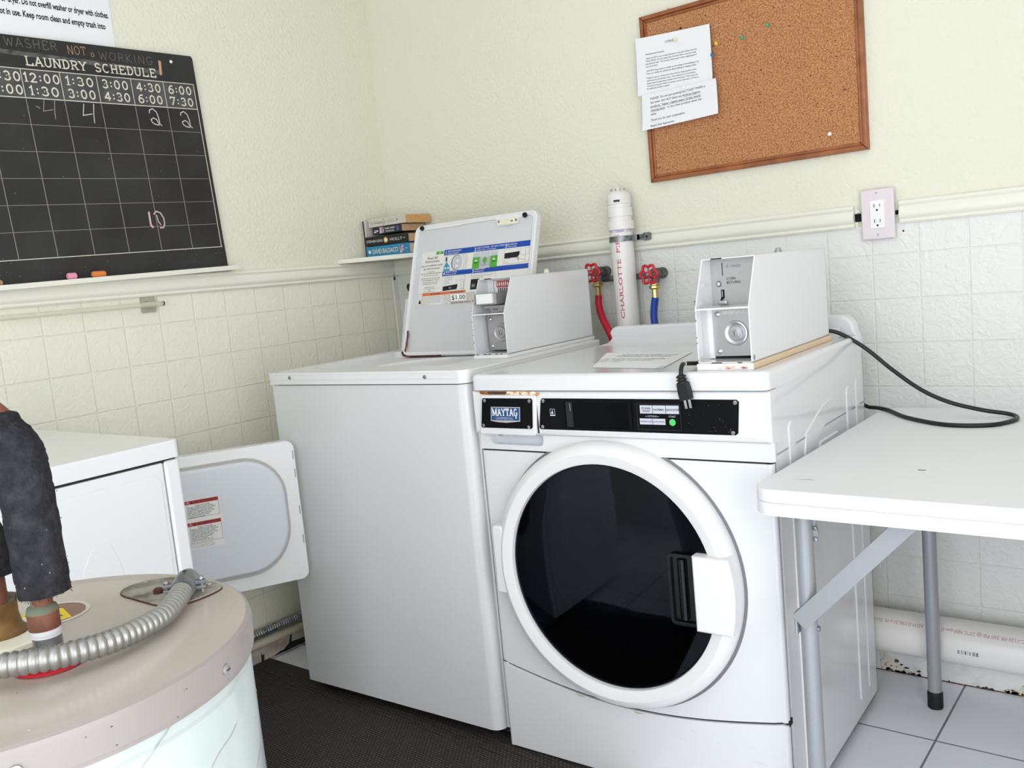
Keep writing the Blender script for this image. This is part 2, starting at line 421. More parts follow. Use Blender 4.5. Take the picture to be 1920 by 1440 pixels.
A = arcpts
GLYPH = {
 'L': [[(.1, 1), (.1, 0)], [(.1, 0), (.7, 0), (.7, .22)]], 'A': [[(0, 0), (.37, 1)], [(.37, 1), (.74, 0)], [(.14, .34), (.6, .34)]],
 'U': [[(.06, 1), (.06, .3)]+A(.36, .3, .3, .3, 180, 360)+[(.66, 1)]], 'N': [[(.06, 0), (.06, 1)], [(.06, 1), (.68, 0)], [(.68, 0), (.68, 1)]],
 'D': [[(.1, 0), (.1, 1), (.3, 1)]+A(.3, .5, .38, .5, 90, -90, 12)+[(.1, 0)]],
 'R': [[(.1, 0), (.1, 1), (.36, 1)]+A(.38, .75, .26, .25, 90, -90)+[(.1, .5)], [(.36, .5), (.7, 0)]],
 'Y': [[(0, 1), (.36, .48), (.72, 1)], [(.36, .48), (.36, 0)]],
 'S': [A(.36, .74, .28, .26, 30, 270, 10)+A(.36, .25, .3, .25, 90, -150, 10)],
 'C': [A(.4, .5, .36, .5, 50, 310, 14)], 'H': [[(.08, 0), (.08, 1)], [(.66, 0), (.66, 1)], [(.08, .5), (.66, .5)]],
 'E': [[(.66, .8), (.66, 1), (.1, 1), (.1, 0), (.68, 0), (.68, .2)], [(.1, .52), (.5, .52)]],
 'M': [[(.08, 0), (.08, 1)], [(.10, 1), (.54, .10)], [(.54, .10), (.98, 1)], [(1.0, 0), (1.0, 1)]], 'T': [[(0, .8), (0, 1), (.7, 1), (.7, .8)], [(.35, 1), (.35, 0)]],
 'G': [A(.4, .5, .36, .5, 45, 320, 14)+[(.7, .42)], [(.48, .42), (.78, .42)]], 'O': [A(.38, .5, .36, .5, 0, 360, 20)],
 'W': [[(0, 1), (.24, 0)], [(.24, 0), (.46, .8)], [(.46, .8), (.7, 0)], [(.7, 0), (.94, 1)]], 'K': [[(.08, 0), (.08, 1)], [(.66, 1), (.1, .46), (.68, 0)]],
 'I': [[(.15, 0), (.15, 1)]],
 '0': [A(.34, .5, .27, .44, 0, 360, 20)], '1': [[(.02, .78), (.2, .94), (.2, .06)]],
 '2': [A(.32, .68, .26, .26, 165, -30, 10)+[(.08, .06), (.62, .06)]], '3': [A(.3, .7, .24, .24, 150, -90, 10)+A(.3, .27, .28, .21, 90, -150, 10)],
 '4': [[(.5, .06), (.5, .94)], [(.5, .94), (.04, .3)], [(.04, .3), (.68, .3)]], '5': [[(.56, .94), (.14, .94), (.1, .55)]+A(.32, .34, .27, .28, 130, -150, 10)],
 '6': [[(.54, .90)]+A(.46, .34, .40, .60, 92, 180, 8), A(.33, .31, .27, .26, 0, 360, 18)], '8': [A(.33, .71, .22, .22, 0, 360, 16), A(.33, .27, .27, .24, 0, 360, 16)], '9': [A(.33, .66, .27, .27, 0, 360, 18), A(.22, .62, .38, .58, 5, -85, 8)],
 '7': [[(.04, .78), (.04, .94), (.58, .94), (.22, .06)]],
 ':': [[(.09, .62), (.11, .72)], [(.09, .22), (.11, .32)]],
}
GW = {'L': .72, 'A': .74, 'U': .72, 'N': .74, 'D': .68, 'R': .7, 'Y': .72, 'S': .66, 'C': .76, 'H': .74, 'E': .7, 'M': 1.08, 'T': .7, 'G': .8, 'O': .76, 'W': .94, 'K': .7, 'I': .3,
      '0': .66, '1': .32, '2': .66, '3': .62, '4': .7, '5': .62, '6': .64, '8': .64, '9': .64, '7': .6, ':': .18, ' ': .5}
SERIF = {'L': [(.1, 1), (.1, 0)], 'A': [(0, 0), (.74, 0)], 'U': [(.06, 1), (.66, 1)], 'N': [(.06, 1), (.06, 0), (.68, 1)], 'D': [(.05, 1), (.05, 0)], 'R': [(.1, 1), (.1, 0), (.72, 0)],
         'Y': [(0, 1), (.72, 1), (.36, 0)], 'H': [(.08, 1), (.08, 0), (.66, 1), (.66, 0)], 'E': [(.1, 1), (.1, 0)], 'M': [(.02, 1), (.06, 0), (1.06, 1), (1.02, 0)], 'T': [(.35, 0)], '1': [(.2, .06)]}

def tag(o, label, cat, group=None, kind=None):
    o['label'] = label; o['category'] = cat
    if group: o['group'] = group
    if kind: o['kind'] = kind
    return o
def thing(name, label, cat, loc=(0, 0, 0), yaw=0.0, group=None):
    o = bpy.data.objects.new(name, None); COL.objects.link(o); o.empty_display_size = 0.05
    o.location = loc; o.rotation_euler = (0, 0, yaw); return tag(o, label, cat, group)
def struct(o): o['kind'] = 'structure'; return o
def screw(parent, M, r=0.004, m=None, name='screw'):
    b = MB(); b.lathe([(r, 0), (r, 0.0008), (r*0.8, 0.0022), (0.0001, 0.0026)], m or STEEL, M, 14)
    b.box((-r*0.7, -r*0.12, 0.0024), (r*0.7, r*0.12, 0.003), SEAM, M=M)
    return b.build(name, parent)

# ================================================================== the room
RX, FY, CH = 3.0, -3.25, 2.44
b = MB(); b.box((-0.05, FY-0.05, -0.06), (RX+0.05, 0.05, 0.0), FLOOR_M); struct(b.build('floor'))
b = MB(); b.box((-0.05, FY-0.05, CH), (RX+0.05, 0.05, CH+0.06), CEIL); struct(b.build('ceiling'))
b = MB(); b.box((-0.06, 0.0, 0.0), (RX+0.06, 0.06, CH), PLASTER); wb = struct(b.build('wall_back'))
b = MB(); b.box((0.0, -0.003, 0.0), (RX, 0.0, 1.155), TILE_B); b.build('tile_panel', wb)
b = MB(); b.box((-0.06, FY, 0.0), (0.0, 0.0, CH), PLASTER); wl = struct(b.build('wall_left'))
b = MB(); b.box((0.0, FY, 0.0), (0.003, -0.003, 1.155), TILE_L); b.build('tile_panel', wl)
b = MB()
for y0, y1, z0, z1 in ((-1.53, 0.0, 0, CH), (-2.87, -1.53, 2.08, CH), (FY, -2.87, 0, CH)):
    b.box((RX, y0, z0), (RX+0.06, y1, z1), CEIL)
struct(b.build('wall_right'))
b = MB()
for x0, x1, z0, z1 in ((-0.06, 1.17, 0, CH), (2.73, RX+0.06, 0, CH), (1.17, 2.73, 2.08, CH)):  # opening added for the fill light behind the camera
    b.box((x0, FY-0.06, z0), (x1, FY, z1), CEIL)
struct(b.build('wall_front'))

# chair rails (profiled moulding) and baseboards
RAIL = [(0, 1.153), (0.010, 1.153), (0.013, 1.157), (0.010, 1.163), (0.015, 1.168), (0.018, 1.176), (0.015, 1.188), (0.012, 1.194), (0.016, 1.200), (0.013, 1.207), (0, 1.207)]
def rail_x(x0, x1, y=0.0):
    b = MB(); b.prism([(-d, z) for d, z in RAIL], x0, x1, TRIM, Matrix(((0, 0, 1, 0), (1, 0, 0, y), (0, 1, 0, 0), (0, 0, 0, 1)))); return b
struct(rail_x(0.0, 1.6395).build('trim_1')); struct(rail_x(1.7465, RX).build('trim_2'))
b = MB(); b.prism([(d, z) for d, z in RAIL], 0.016, -FY, TRIM, Matrix(((1, 0, 0, 0), (0, 0, -1, 0), (0, 1, 0, 0), (0, 0, 0, 1)))); struct(b.build('trim_3'))
b = MB(); b.box((0.004, -0.026, 0.0), (0.014, -0.003, 1.152), TRIM, 0.002); b.box((0.009, -0.022, 1.138), (0.0145, -0.014, 1.150), SEAM); struct(b.build('trim_4'))
b = MB(); b.box((0.0, -0.016, 0.0), (RX, -0.003, 0.095), BASEP, 0.003)
MF = FRONT(0, -0.0163, 0)
for x0, pts in ((1.655, [(0, .004), (0, .05), (.012, .052), (.03, .04), (.05, .022), (.075, .012), (.09, .004)]),
                (1.93, [(0, .002), (.02, .012), (.045, .014), (.055, .03), (.075, .022), (.11, .02), (.14, .004), (.15, 0)])):
    b.poly([(x0+u, v) for u, v in pts], FLAKE, MF)
for k in range(46):
    x = random.choice((1.66+random.random()*0.09, 1.70+random.random()*0.3, 1.94+random.random()*0.13)); w = random.uniform(.004, .016); z = random.choice((0.002, 0.004, random.random()*0.035))
    if x > 1.76 and x < 1.93: z = 0.001
    b.poly([(x, z), (x+w*.5, z-.001), (x+w, z+.002), (x+w*.7, z+random.uniform(.003, .009)), (x+w*.2, z+.004)], random.choice((ROT, ROT, SEAM)), MF, 0.0004)
b.rect(1.60, 0.0, 2.2, 0.003, ROT, MF, 0.0003)
struct(b.build('baseboard_back'))
b = MB(); b.box((0.003, FY, 0.0), (0.016, -0.016, 0.07), BASEDIRTY, 0.003); ML = LEFTW(0.0164, 0, 0)
for pts in ([(-.775, .0), (-.772, .03), (-.767, .02), (-.76, .022), (-.765, .0)], [(-.70, .0), (-.68, .012), (-.665, .02), (-.655, .05), (-.65, .05), (-.655, .022), (-.62, .018), (-.58, .016), (-.55, .0)], [(-.735, 0), (-.70, .008), (-.66, .0)]):
    b.poly(pts, SEAM, ML)
struct(b.build('baseboard_left'))

# floor mat
m_ = MB(); m_.box((0.025, -1.66, 0.0), (1.36, -0.748, 0.005), MATR)
for y in (-0.80, -0.82, -0.84): m_.box((0.03, y-.003, 0.0045), (1.355, y+.003, 0.0062), MATR)
tag(m_.build('floor_mat'), 'dark brown ribbed rubber floor mat running under the top-loading washer', 'mat')

# pipes along the floor at the walls
b = MB(); M = Matrix(((0, 0, 1, 1.2), (1, 0, 0, -0.0745), (0, 1, 0, 0.139), (0, 0, 0, 1)))
b.lathe([(.050, 0), (.054, 0), (.054, 1.78), (.050, 1.78)], PVC, M, 48)
def wrap_pipe(s, x, ang0, size, m, flip=True, width=None):
    R = 0.0543
    def wp(p):
        a = math.radians(ang0) + (p[1]/R)*(-1 if flip else 1)
        xx = x - p[0] if flip else x + p[0]
        return (xx, -0.0745-R*math.cos(a), 0.139+R*math.sin(a))
    b.text(s, size, m, None, warp=wp, width=width)
wrap_pipe('PVC-1120 PR 260 PSI @ 23°C NSF-pw-G', 2.02, 52, 0.013, REDTL, width=.19)
wrap_pipe('ASTM D1785-21 x 15', 1.79, 52, 0.013, REDTL, width=.09)
wrap_pipe('D-110-P MADE', 1.693, 52, 0.013, REDT, width=.055)
wrap_pipe('2665 PVC PIPE', 2.16, 52, 0.013, REDT, width=.11)
for k in range(24):
    if random.random() < .75 or k in (0, 23):
        x = 1.868+k*0.0019; a = 8
        vs = [(x+dx, -0.0745-.0544*math.cos(math.radians(q)), 0.139+.0544*math.sin(math.radians(q))) for dx in (0, random.choice((.0007, .0013))) for q in (-8, 2)]
        b.raw(vs, [(0, 2, 3, 1)], INK)
tag(b.build('drain_pipe'), 'white plastic drain pipe along the floor at the back wall with red print', 'pipe')

def corrugated(path, r, pitch, m, seg=16, amp=0.12):
    P = smooth_path(path, 10); L = [0.0]
    for a, c in zip(P, P[1:]): L.append(L[-1]+(c-a).length)
    n = int(L[-1]/pitch*10); pts = []; rad = []; k = 0
    for i in range(n+1):
        d = L[-1]*i/n
        while k < len(L)-2 and L[k+1] < d: k += 1
        t = (d-L[k])/max(L[k+1]-L[k], 1e-9); pts.append(P[k].lerp(P[k+1], min(t, 1)))
        rad.append(r*(1-amp+amp*abs(math.cos(math.pi*d/pitch))**0.55))
    b = MB(); b.tube(pts, rad, m, seg); return b
b = corrugated([(.034, -.36, .096), (.034, -.60, .098), (.034, -.80, .098), (.034, -1.1, .099)], .0135, .0085, GALV, amp=.2)
tag(b.build('flexible_conduit'), 'grey flexible metal conduit above the baseboard behind the top-loading washer', 'conduit')
b = MB(); b.tube([(.031, -.2, .066), (.031, -1.3, .066)], .0135, mat('painted_pipe', (214, 206, 186), .45), 16)
tag(b.build('water_pipe'), 'cream painted pipe under the grey flexible conduit at the baseboard', 'pipe')

# ================================================================== corkboard and notices
cb = thing('corkboard', 'cork notice board in a reddish wood frame on the back wall', 'notice board', (1.382, 0, 1.34))
X0, X1, Z0, Z1 = -0.3003, 0.3003, 0.0, 0.4537
b = MB(); b.box((X0+.01, -.012, Z0+.01), (X1-.01, -.001, Z1-.01), CORK)
MC = FRONT(0, -.0123, 0); rc = random.Random(3)
for k in range(330):
    x = rc.uniform(X0+.02, X1-.02); z = rc.uniform(Z0+.02, Z1-.02); s = rc.choice((.0008, .001, .0013, .002)); a = rc.uniform(0, 3.1)
    b.poly([(x+s*math.cos(a+q)*(1.5 if i % 2 else .7), z+s*math.sin(a+q)) for i, q in enumerate((0, 1.6, 3.1, 4.7))], rc.choice((CORKD, CORKD, CORKP)), MC)
b.ribbon([(-.087, .377), (-.06, .379), (-.033, .381)], .0022, CORKP, MC, .0002)
b.ribbon([(-.075, .348), (-.045, .350)], .0018, CORKP, MC, .0002)
b.poly(circ(-.178, .397, .0036, 10), CORKD, MC, .0003); b.poly(circ(-.034, .3815, .002, 10), RUSTD, MC, .0003)
b.build('cork_panel', cb)
fw = .019
def mitred(b, x0, z0, x1, z1, w, y0, y1, m):
    o = [(x0, z0), (x1, z0), (x1, z1), (x0, z1)]; i = [(x0+w, z0+w), (x1-w, z0+w), (x1-w, z1-w), (x0+w, z1-w)]
    for k in range(4):
        j = (k+1) % 4
        b.prism([o[k], o[j], i[j], i[k]], 0.0, y0-y1, m, FRONT(0, y0, 0), bev=.0035)
b = MB(); mitred(b, X0, Z0, X1, Z1, fw*.62, -.001, -.019, WOOD); mitred(b, X0+fw*.6, Z0+fw*.6, X1-fw*.6, Z1-fw*.6, fw*.45, -.001, -.0155, WOOD)
b.build('frame', cb)
b = MB(); b.tube([(X0+.085+.004*math.cos(t/10*math.pi), -.004, Z1+.006*math.sin(t/10*math.pi)) for t in range(11)], .0009, BRASS, 8); b.build('hanger', cb)

def sheet(name, label, corners, y, lines, curl=0.004, cat='notice', group=None, m=PAPER, uvw=None, margin=0.0):
    """a sheet of paper on the board: corners bl, br, tr, tl in (x, z); lines = (u, v, size, text, underline)"""
    bl, br, tr, tl = [Vector(c) for c in corners]; n = 10
    def S(u, v):
        p = (bl*(1-u)+br*u)*(1-v)+(tl*(1-u)+tr*u)*v
        return Vector((p.x, y - curl*(abs(u-.5)*2)**3*.9 - curl*(abs(v-.5)*2)**4*.5, p.y))
    b = MB(); vs = []; fs = []
    for layer, off in ((0, 0.0), (1, .0004)):
        for i in range(n+1):
            for j in range(n+1): q = S(i/n, j/n); vs.append((q.x, q.y+off, q.z))
    K = (n+1)*(n+1)
    for i in range(n):
        for j in range(n):
            a = i*(n+1)+j; fs.append((a, a+n+1, a+n+2, a+1)); fs.append((K+a, K+a+1, K+a+n+2, K+a+n+1))
    rim = [i*(n+1) for i in range(n+1)]+[n*(n+1)+j for j in range(1, n+1)]+[i*(n+1)+n for i in range(n-1, -1, -1)]+[j for j in range(n-1, 0, -1)]
    for k in range(len(rim)):
        a, c = rim[k], rim[(k+1) % len(rim)]; fs.append((a, K+a, K+c, c))
    b.raw(vs, fs, m)
    w = (br-bl).length; hgt = (tl-bl).length
    for u, v, size, s, ul in lines:
        def wp(p): q = S(u+p[0]/w, v+p[1]/hgt); return (q.x, q.y-.0004, q.z)
        b.text(s, size, INK, None, warp=wp, bold=.012)
        if ul:
            vv, _ = text_geo(s, 'LEFT', .012, 1.0); L = max(q[0] for q in vv)*size
            pts = [wp((t, -size*.18)) for t in (0, L)]; pts += [wp((t, -size*.26)) for t in (L, 0)]
            b.raw(pts, [(0, 1, 2, 3)], INK)
    return tag(b.build(name), label, cat, group)
T1 = [(.40, .845, .0062, 'ATTENTION', 1), (.125, .69, .0062, 'Residents and Owners,', 0)]
para = ['-Please do NOT carry or place the hose or use patio chairs onto the', 'POOL DECK.  Do not sweep from the room floors onto the newly', 'painted pool deck.  Put the patio chairs back in their original spots if', 'you move them.', '',
        '-DO NOT hang towels or clothes on the railings of the building to dry.', 'There is a clothes line behind the utility building for hanging clothes.', '',
        '-Please be sure to reserve your time slots for doing laundry on the', 'chalk board in the laundry room.  If you decide not to do laundry,', 'please erase the apartment number from the board.  If you have not', 'started your laundry within 15 minutes of your start time, it is free to', 'be utilized by another resident.']
v = .618
for s in para:
    if s: T1.append((.125, v, .0056, s, 0))
    v -= .047 if s else .030
n1 = sheet('notice_sheet', 'white notice headed attention pinned on the cork board', [(1.067, 1.5816), (1.2945, 1.5745), (1.2955, 1.7245), (1.0719, 1.7361)], -.0225, T1, .004, group=None)
T2 = [(.11, .83, 'PLEASE!  Do not put anything but TOILET PAPER in', 0), (.11, .72, 'the toilet. DO NOT place any', 0), (.545, .72, 'feminine hygiene', 1), (.11, .61, 'products, “wipes”, regular paper, Q-tips, beauty', 1),
      (.11, .50, 'cleaning items', 1), (.335, .50, 'or any other products down the', 0), (.11, .39, 'toilet.', 0), (.11, .225, 'Thank you for your cooperation,', 0), (.11, .06, 'Beach Side Apartment', 0)]
T2 = [(t[0], t[1], .0080, t[2], t[3]) for t in T2]
n2 = sheet('notice_sheet', 'shorter white notice about the toilet overlapping the lower edge of the sheet headed attention', [(1.0756, 1.4845), (1.3065, 1.4914), (1.3065, 1.5825), (1.0822, 1.5802)], -.0262, T2, .005)

PINM = {c: mat('pin_'+c, rgb, .3, coat=.3) for c, rgb in dict(cream=(236, 226, 176), white=(242, 242, 240), blue=(32, 96, 136), yellow=(226, 186, 44), green=(60, 160, 104)).items()}
def pin(x, z, y, col, label):
    b = MB(); M = FRONT(x, y, z) @ Matrix.Rotation(.35, 4, 'Y')
    b.lathe([(.0044, 0), (.0046, .0012), (.0026, .0022), (.0024, .007), (.0040, .0082), (.0042, .0095), (.0032, .0104), (.0001, .0107)], PINM[col], M, 18)
    tag(b.build('push_pin'), label, 'push pin', 'push pins on the cork board')
pin(1.1941, 1.7055, -.0265, 'cream', 'pale cream push pin holding the top of the sheet headed attention')
pin(1.2113, 1.5766, -.0305, 'white', 'white push pin where the two paper notices overlap')
pin(1.2979, 1.6436, -.0265, 'blue', 'blue push pin at the edge of the sheet headed attention')
pin(1.3047, 1.6735, -.0125, 'yellow', 'yellow push pin in the cork just above the blue pin')
pin(1.3765, 1.672, -.0125, 'green', 'green push pin in the cork next to the yellow pin')
pin(1.4467, 1.6874, -.0125, 'green', 'green push pin higher in the cork, far from the paper notices')
pin(1.590, 1.3912, -.0125, 'white', 'white push pin alone in the lower corner of the bare cork')

# ================================================================== wall outlet
ot = thing('wall_outlet', 'pale double wall outlet set into a gap of the chair rail', 'outlet', (1.698, 0, 1.1815))
b = MB(); b.prism([(-.0395, -.061), (.0395, -.061), (.0395, .061), (-.0395, .061)], 0, .0075, OUTP, FRONT(0, -.012, 0), bev=.005, seg=3); b.box((-.03, -.0125, -.05), (.03, 0, .05), OUTP); b.build('cover_plate', ot)
b = MB(); b.prism([(-.0168, -.0335), (.0168, -.0335), (.0168, .0335), (-.0168, .0335)], 0, .0092, OUTW, FRONT(0, -.0122, 0), bev=.0006)
MO = FRONT(0, -.0216, 0)
for dz in (.0185, -.0185):
    b.rect(-.0075, dz-.002, -.0057, dz+.0065, SEAM, MO); b.rect(.0057, dz-.001, .0073, dz+.006, SEAM, MO); b.poly(circ(0, dz-.0085, .0025, 12), SEAM, MO)
b.build('receptacle', ot)
for dz in (.052, -.049): screw(ot, FRONT(0, -.0195, dz), .0032, OUTP)
b = MB(); b.box((1.6395, -.0035, 1.150), (1.6465, .0, 1.206), PLASTER)
b.rect(1.6395, 1.168, 1.66, 1.188, HOLE, FRONT(0, -.0042, 0)); b.rect(1.735, 1.176, 1.7465, 1.186, HOLE, FRONT(0, -.0042, 0))
b.poly([(1.641, 1.189), (1.647, 1.192), (1.653, 1.188), (1.652, 1.195), (1.643, 1.197)], PAPER, FRONT(0, -.0045, 0))
b.poly(circ(1.7525, 1.135, .0022, 10), HOLE, FRONT(0, -.0045, 0))
tag(b.build('wall_gap'), 'dark ragged gap in the wall on both sides of the double outlet', 'hole')['kind'] = 'structure'

# ================================================================== standpipe, valves, hoses
sp = thing('standpipe', 'upright white plastic standpipe with a capped top clamped to the back wall', 'pipe', (.995, -.056, .55))
MZ = Matrix.Translation((0, 0, 0))
def zz(*p): return [(r, z-.55) for r, z in p]
b = MB(); b.lathe(zz((.030, .55), (.0335, .55), (.0335, 1.245), (.030, 1.245)), PVC, MZ, 40)
def wrapv(p):
    a = math.radians(-66) - (p[1])/.0338
    return (.0338*math.cos(a)*1.0, .0338*math.sin(a), p[0])
R_ = .0338
def wv(p):   # reads upwards, letter tops towards -x
    a = math.radians(-72) + (-p[1])/R_
    return (R_*math.cos(a), R_*math.sin(a), p[0])
b.text('CHARLOTTE  PIPE', .0165, REDT, Matrix.Translation((0, 0, .962-.55)), warp=wv, width=.240, bold=.01)
b.lathe(zz((.0337, 1.209), (.0340, 1.209), (.0340, 1.222), (.0337, 1.222)), PURPLE, MZ, 40)
b.build('pipe', sp)
b = MB(); b.lathe(zz((.034, 1.2175), (.0385, 1.2175), (.0385, 1.241), (.0340, 1.2415), (.0335, 1.254), (.0365, 1.2545), (.0365, 1.279), (.033, 1.280)), PVC, MZ, 40); b.build('coupling', sp)
b = MB(); b.lathe(zz((.033, 1.279), (.0335, 1.282), (.0335, 1.289), (.0350, 1.290), (.0350, 1.304), (.0345, 1.306), (.0335, 1.316), (.027, 1.324), (.020, 1.328), (.018, 1.334), (.009, 1.339), (.0001, 1.340)), PVC, MZ, 40)
for k in range(5):
    a = math.radians(-150+k*36); p = Vector((.0222*math.cos(a), .0222*math.sin(a), 1.3305-.55))
    b.box((-.003, -.0008, -.003), (.003, .0008, .003), GASK, M=Matrix.Translation(p) @ Matrix.Rotation(a+math.pi/2, 4, 'Z'))
ra = .0353
for u0, u1, z0, z1, m in ((-84, -44, 1.2915, 1.3025, LABELW), (-84, -55, 1.295, 1.301, INK)):
    vs = []
    for t in range(7):
        a = math.radians(u0+(u1-u0)*t/6)
        vs += [((ra+(.0003 if m is INK else 0))*math.cos(a), (ra+(.0003 if m is INK else 0))*math.sin(a), z-.55) for z in (z0, z1)]
    b.raw(vs, [(2*t, 2*t+2, 2*t+3, 2*t+1) for t in range(6)], m)
b.build('vent_cap', sp)
b = MB(); b.lathe([(.0342, 1.183-.55), (.0362, 1.183-.55), (.0368, 1.187-.55), (.0358, 1.191-.55), (.0368, 1.195-.55), (.0362, 1.199-.55), (.0342, 1.199-.55)], GALV, MZ, 40)
b.box((.034, -.004, 1.183-.55), (.052, .012, 1.199-.55), GALV, .001); b.prism(rrect(.050, 1.180-.55, .076, 1.203-.55, .005), 0, .003, GALV, FRONT(0, .042-.005, 0)); b.box((.049, -.003, 1.183-.55), (.052, .04, 1.199-.55), GALV, .001)
b.poly(circ(.063, 1.191-.55, .0036, 14), HOLE, FRONT(0, .0338, 0)); b.build('strap_clamp', sp)

def valve(x, z, label):
    t = thing('hose_valve', label, 'valve', (x, 0, z), 0, 'washer supply valves')
    b = MB(); MY = frame((0, 0, 0), (1, 0, 0), (0, 0, 1))   # lathe axis towards the room
    b.lathe([(.013, 0), (.016, .004), (.016, .012), (.0115, .015), (.0115, .022), (.015, .026), (.0155, .036), (.013, .042), (.016, .050), (.016, .058), (.012, .064), (.011, .074), (.005, .078), (.005, .090)], PIPEGREY, MY, 24)
    b.tube([(0, -.046, -.004), (0, -.052, -.016), (0, -.058, -.028)], [.013, .012, .012], PIPEGREY, 18)
    b.build('valve_body', t)
    b = MB(); R = .0245; MW = frame((0, -.088, 0), (1, 0, 0), (0, 0, 1)); n = 72
    b.tube([(R*(1+.13*math.cos(6*2*math.pi*k/n))*math.cos(2*math.pi*k/n), R*(1+.13*math.cos(6*2*math.pi*k/n))*math.sin(2*math.pi*k/n), 0) for k in range(n)], .0042, REDW, 10, closed=True, M=MW)
    for k in range(6):
        a = 2*math.pi*(k+.5)/6; b.tube([(.006*math.cos(a), .006*math.sin(a), .001), (R*.9*math.cos(a), R*.9*math.sin(a), 0)], .0026, REDW, 8, M=MW)
    b.lathe([(.0085, -.004), (.0085, .004), (.006, .005), (.0001, .005)], REDW, MW, 20); b.build('hand_wheel', t)
    b = MB(); b.lathe([(.0035, .004), (.0045, .007), (.0030, .009), (.0001, .0095)], STEELD, MW, 14); b.build('stem_nut', t)
    b = MB(); b.lathe([(.008, 0), (.0125, -.002), (.0125, -.008), (.0165, -.010), (.0165, -.016), (.0125, -.019), (.009, -.020), (.009, -.044), (.008, -.045)], BRASS, Matrix.Translation((0, -.060, -.024)), 8); b.build('brass_coupling', t)
    return t
valve(.903, 1.102, 'red wheel valve with the red hose, half hidden by the coin box')
valve(1.0925, 1.0835, 'red wheel valve in the open with the blue hose below')
b = MB(); b.tube([(.905, -.030, 1.079), (1.09, -.030, 1.0785)], .0085, PIPEGREY, 16); tag(b.build('supply_pipe'), 'grey iron pipe running behind the standpipe between the red wheel valves', 'pipe')
b = MB(); b.tube(smooth_path([(.903, -.060, 1.034), (.902, -.062, 1.01), (.912, -.072, .985), (.929, -.085, .960), (.950, -.100, .937), (.968, -.106, .905), (.98, -.108, .84)], 6), .0105, REDH, 16)
tag(b.build('water_hose'), 'red rubber water hose curving down from the half-hidden valve', 'hose')
b = MB(); b.tube(smooth_path([(1.0925, -.060, 1.016), (1.088, -.062, .99), (1.087, -.066, .965), (1.091, -.07, .935), (1.10, -.075, .88), (1.11, -.08, .82)], 6), .0105, BLUEH, 16)
tag(b.build('water_hose'), 'blue rubber water hose hanging behind the front-loading washer', 'hose')
b = MB(); b.tube([(.075, -.002, 1.118), (.075, -.014, 1.116), (.078, -.017, 1.108), (.080, -.012, 1.092), (.079, -.006, 1.075)], [.004, .0045, .007, .005, .003], RUSTD, 10)
tag(b.build('wall_hook'), 'small dark rusty hook on the tile panel beside the raised washer lid', 'hook')

# ================================================================== chalkboard
ch = bpy.data.objects.new('chalkboard', None); COL.objects.link(ch); ch.empty_display_size = .05
tag(ch, 'black laundry schedule chalkboard with white grid and chalk numbers on the side wall', 'chalkboard')
ch.location = (.0, -.705, 1.2245); ch.rotation_euler = (math.radians(1.25), 0, 0)
MB_ = LEFTW(.0145, 0, 0)   # board face; u along +y, v up
b = MB(); b.prism([(-.80, 0), (0, 0), (-.001, .3), (0, .6), (-.004, .607), (-.80, .607)], .004, .014, SLATE, LEFTW(0, 0, 0), bev=.001)
b.rect(-.80, .458, -.012, .526, SMUDGE, MB_)                      # dusty header row
b.poly([(-.80, .560), (-.55, .560), (-.30, .553), (-.12, .545), (-.10, .549), (-.105, .557), (-.30, .565), (-.55, .571), (-.80, .573)], SMUDGE2, MB_, .0001)
b.poly([(-.115, .545), (-.108, .545), (-.104, .583), (-.112, .585)], CHALKOR, MB_, .0003)
hl = .0003
b.rect(-.80, .526, -.012, .528, CHALKL, MB_, hl); b.rect(-.80, .4555, -.012, .4578, CHALKL, MB_, hl); b.rect(-.80, .0575, -.010, .0595, CHALKL, MB_, hl)
b.rect(-.0135, .0585, -.0112, .528, CHALKL, MB_, hl)
for k in range(1, 9):
    u = -.012-.0975*k
    if u > -.80: b.rect(u-.0009, .457, u+.0009, .527, CHALKL, MB_, hl); b.rect(u-.0009, .0585, u+.0009, .457, CHALKG, MB_, hl)
for v_ in (.391, .3245, .258, .192, .126): b.rect(-.80, v_-.0006, -.012, v_+.0006, CHALKG, MB_, hl)
def M2(u, v_): return LEFTW(.0149, u, v_)
b.strokes('LAUNDRY SCHEDULE', .021, CHALKL, M2(-.481, .5375), w=.165, width=.353)
tms = [('6:00', '7:30'), ('4:30', '6:00'), ('3:00', '4:30'), ('1:30', '3:00'), ('12:00', '1:30'), ('10:30', '12:00'), ('9:00', '10:30'), ('7:30', '9:00')]
for k, (t0, t1) in enumerate(tms):
    ue = -.012-.0975*k-.012
    for s, v_ in ((t0, .4955), (t1, .4635)):
        w = .072 if len(s) < 5 else .088
        b.strokes(s, .0235, CHALKL, M2(ue-w-(0 if len(s) < 5 else -.008), v_), w=.155, serif=True, width=w)
b.strokes('WASHER', .021, CHALKF, M2(-.524, .580), w=.055, serif=False, jit=.02, width=.128)
b.strokes('NOT', .021, CHALKOR, M2(-.368, .576), w=.06, serif=False, jit=.02, width=.048)
b.strokes('WORKING', .020, CHALKF, M2(-.285, .571), w=.055, serif=False, jit=.02, width=.155)
b.strokes('O', .010, CHALKOR, M2(-.307, .575), w=.12, serif=False, width=.008)
def hand(pts, m, w=.0024): b.ribbon(pts, w, m, MB_, .0004)
def two(u, v_, s):
    hand([(u+x*s, v_+y*s) for x, y in [(-.35, .75), (-.3, .95), (-.05, 1.05), (.2, .85), (.3, .45), (.32, .05), (.2, -.05), (-.05, .0), (-.25, .12), (-.3, .3), (-.1, .42), (.12, .33), (.22, .1), (.45, -.08)]], CHALKW, .0027)
two(-.155, .408, .040); two(-.058, .406, .040)
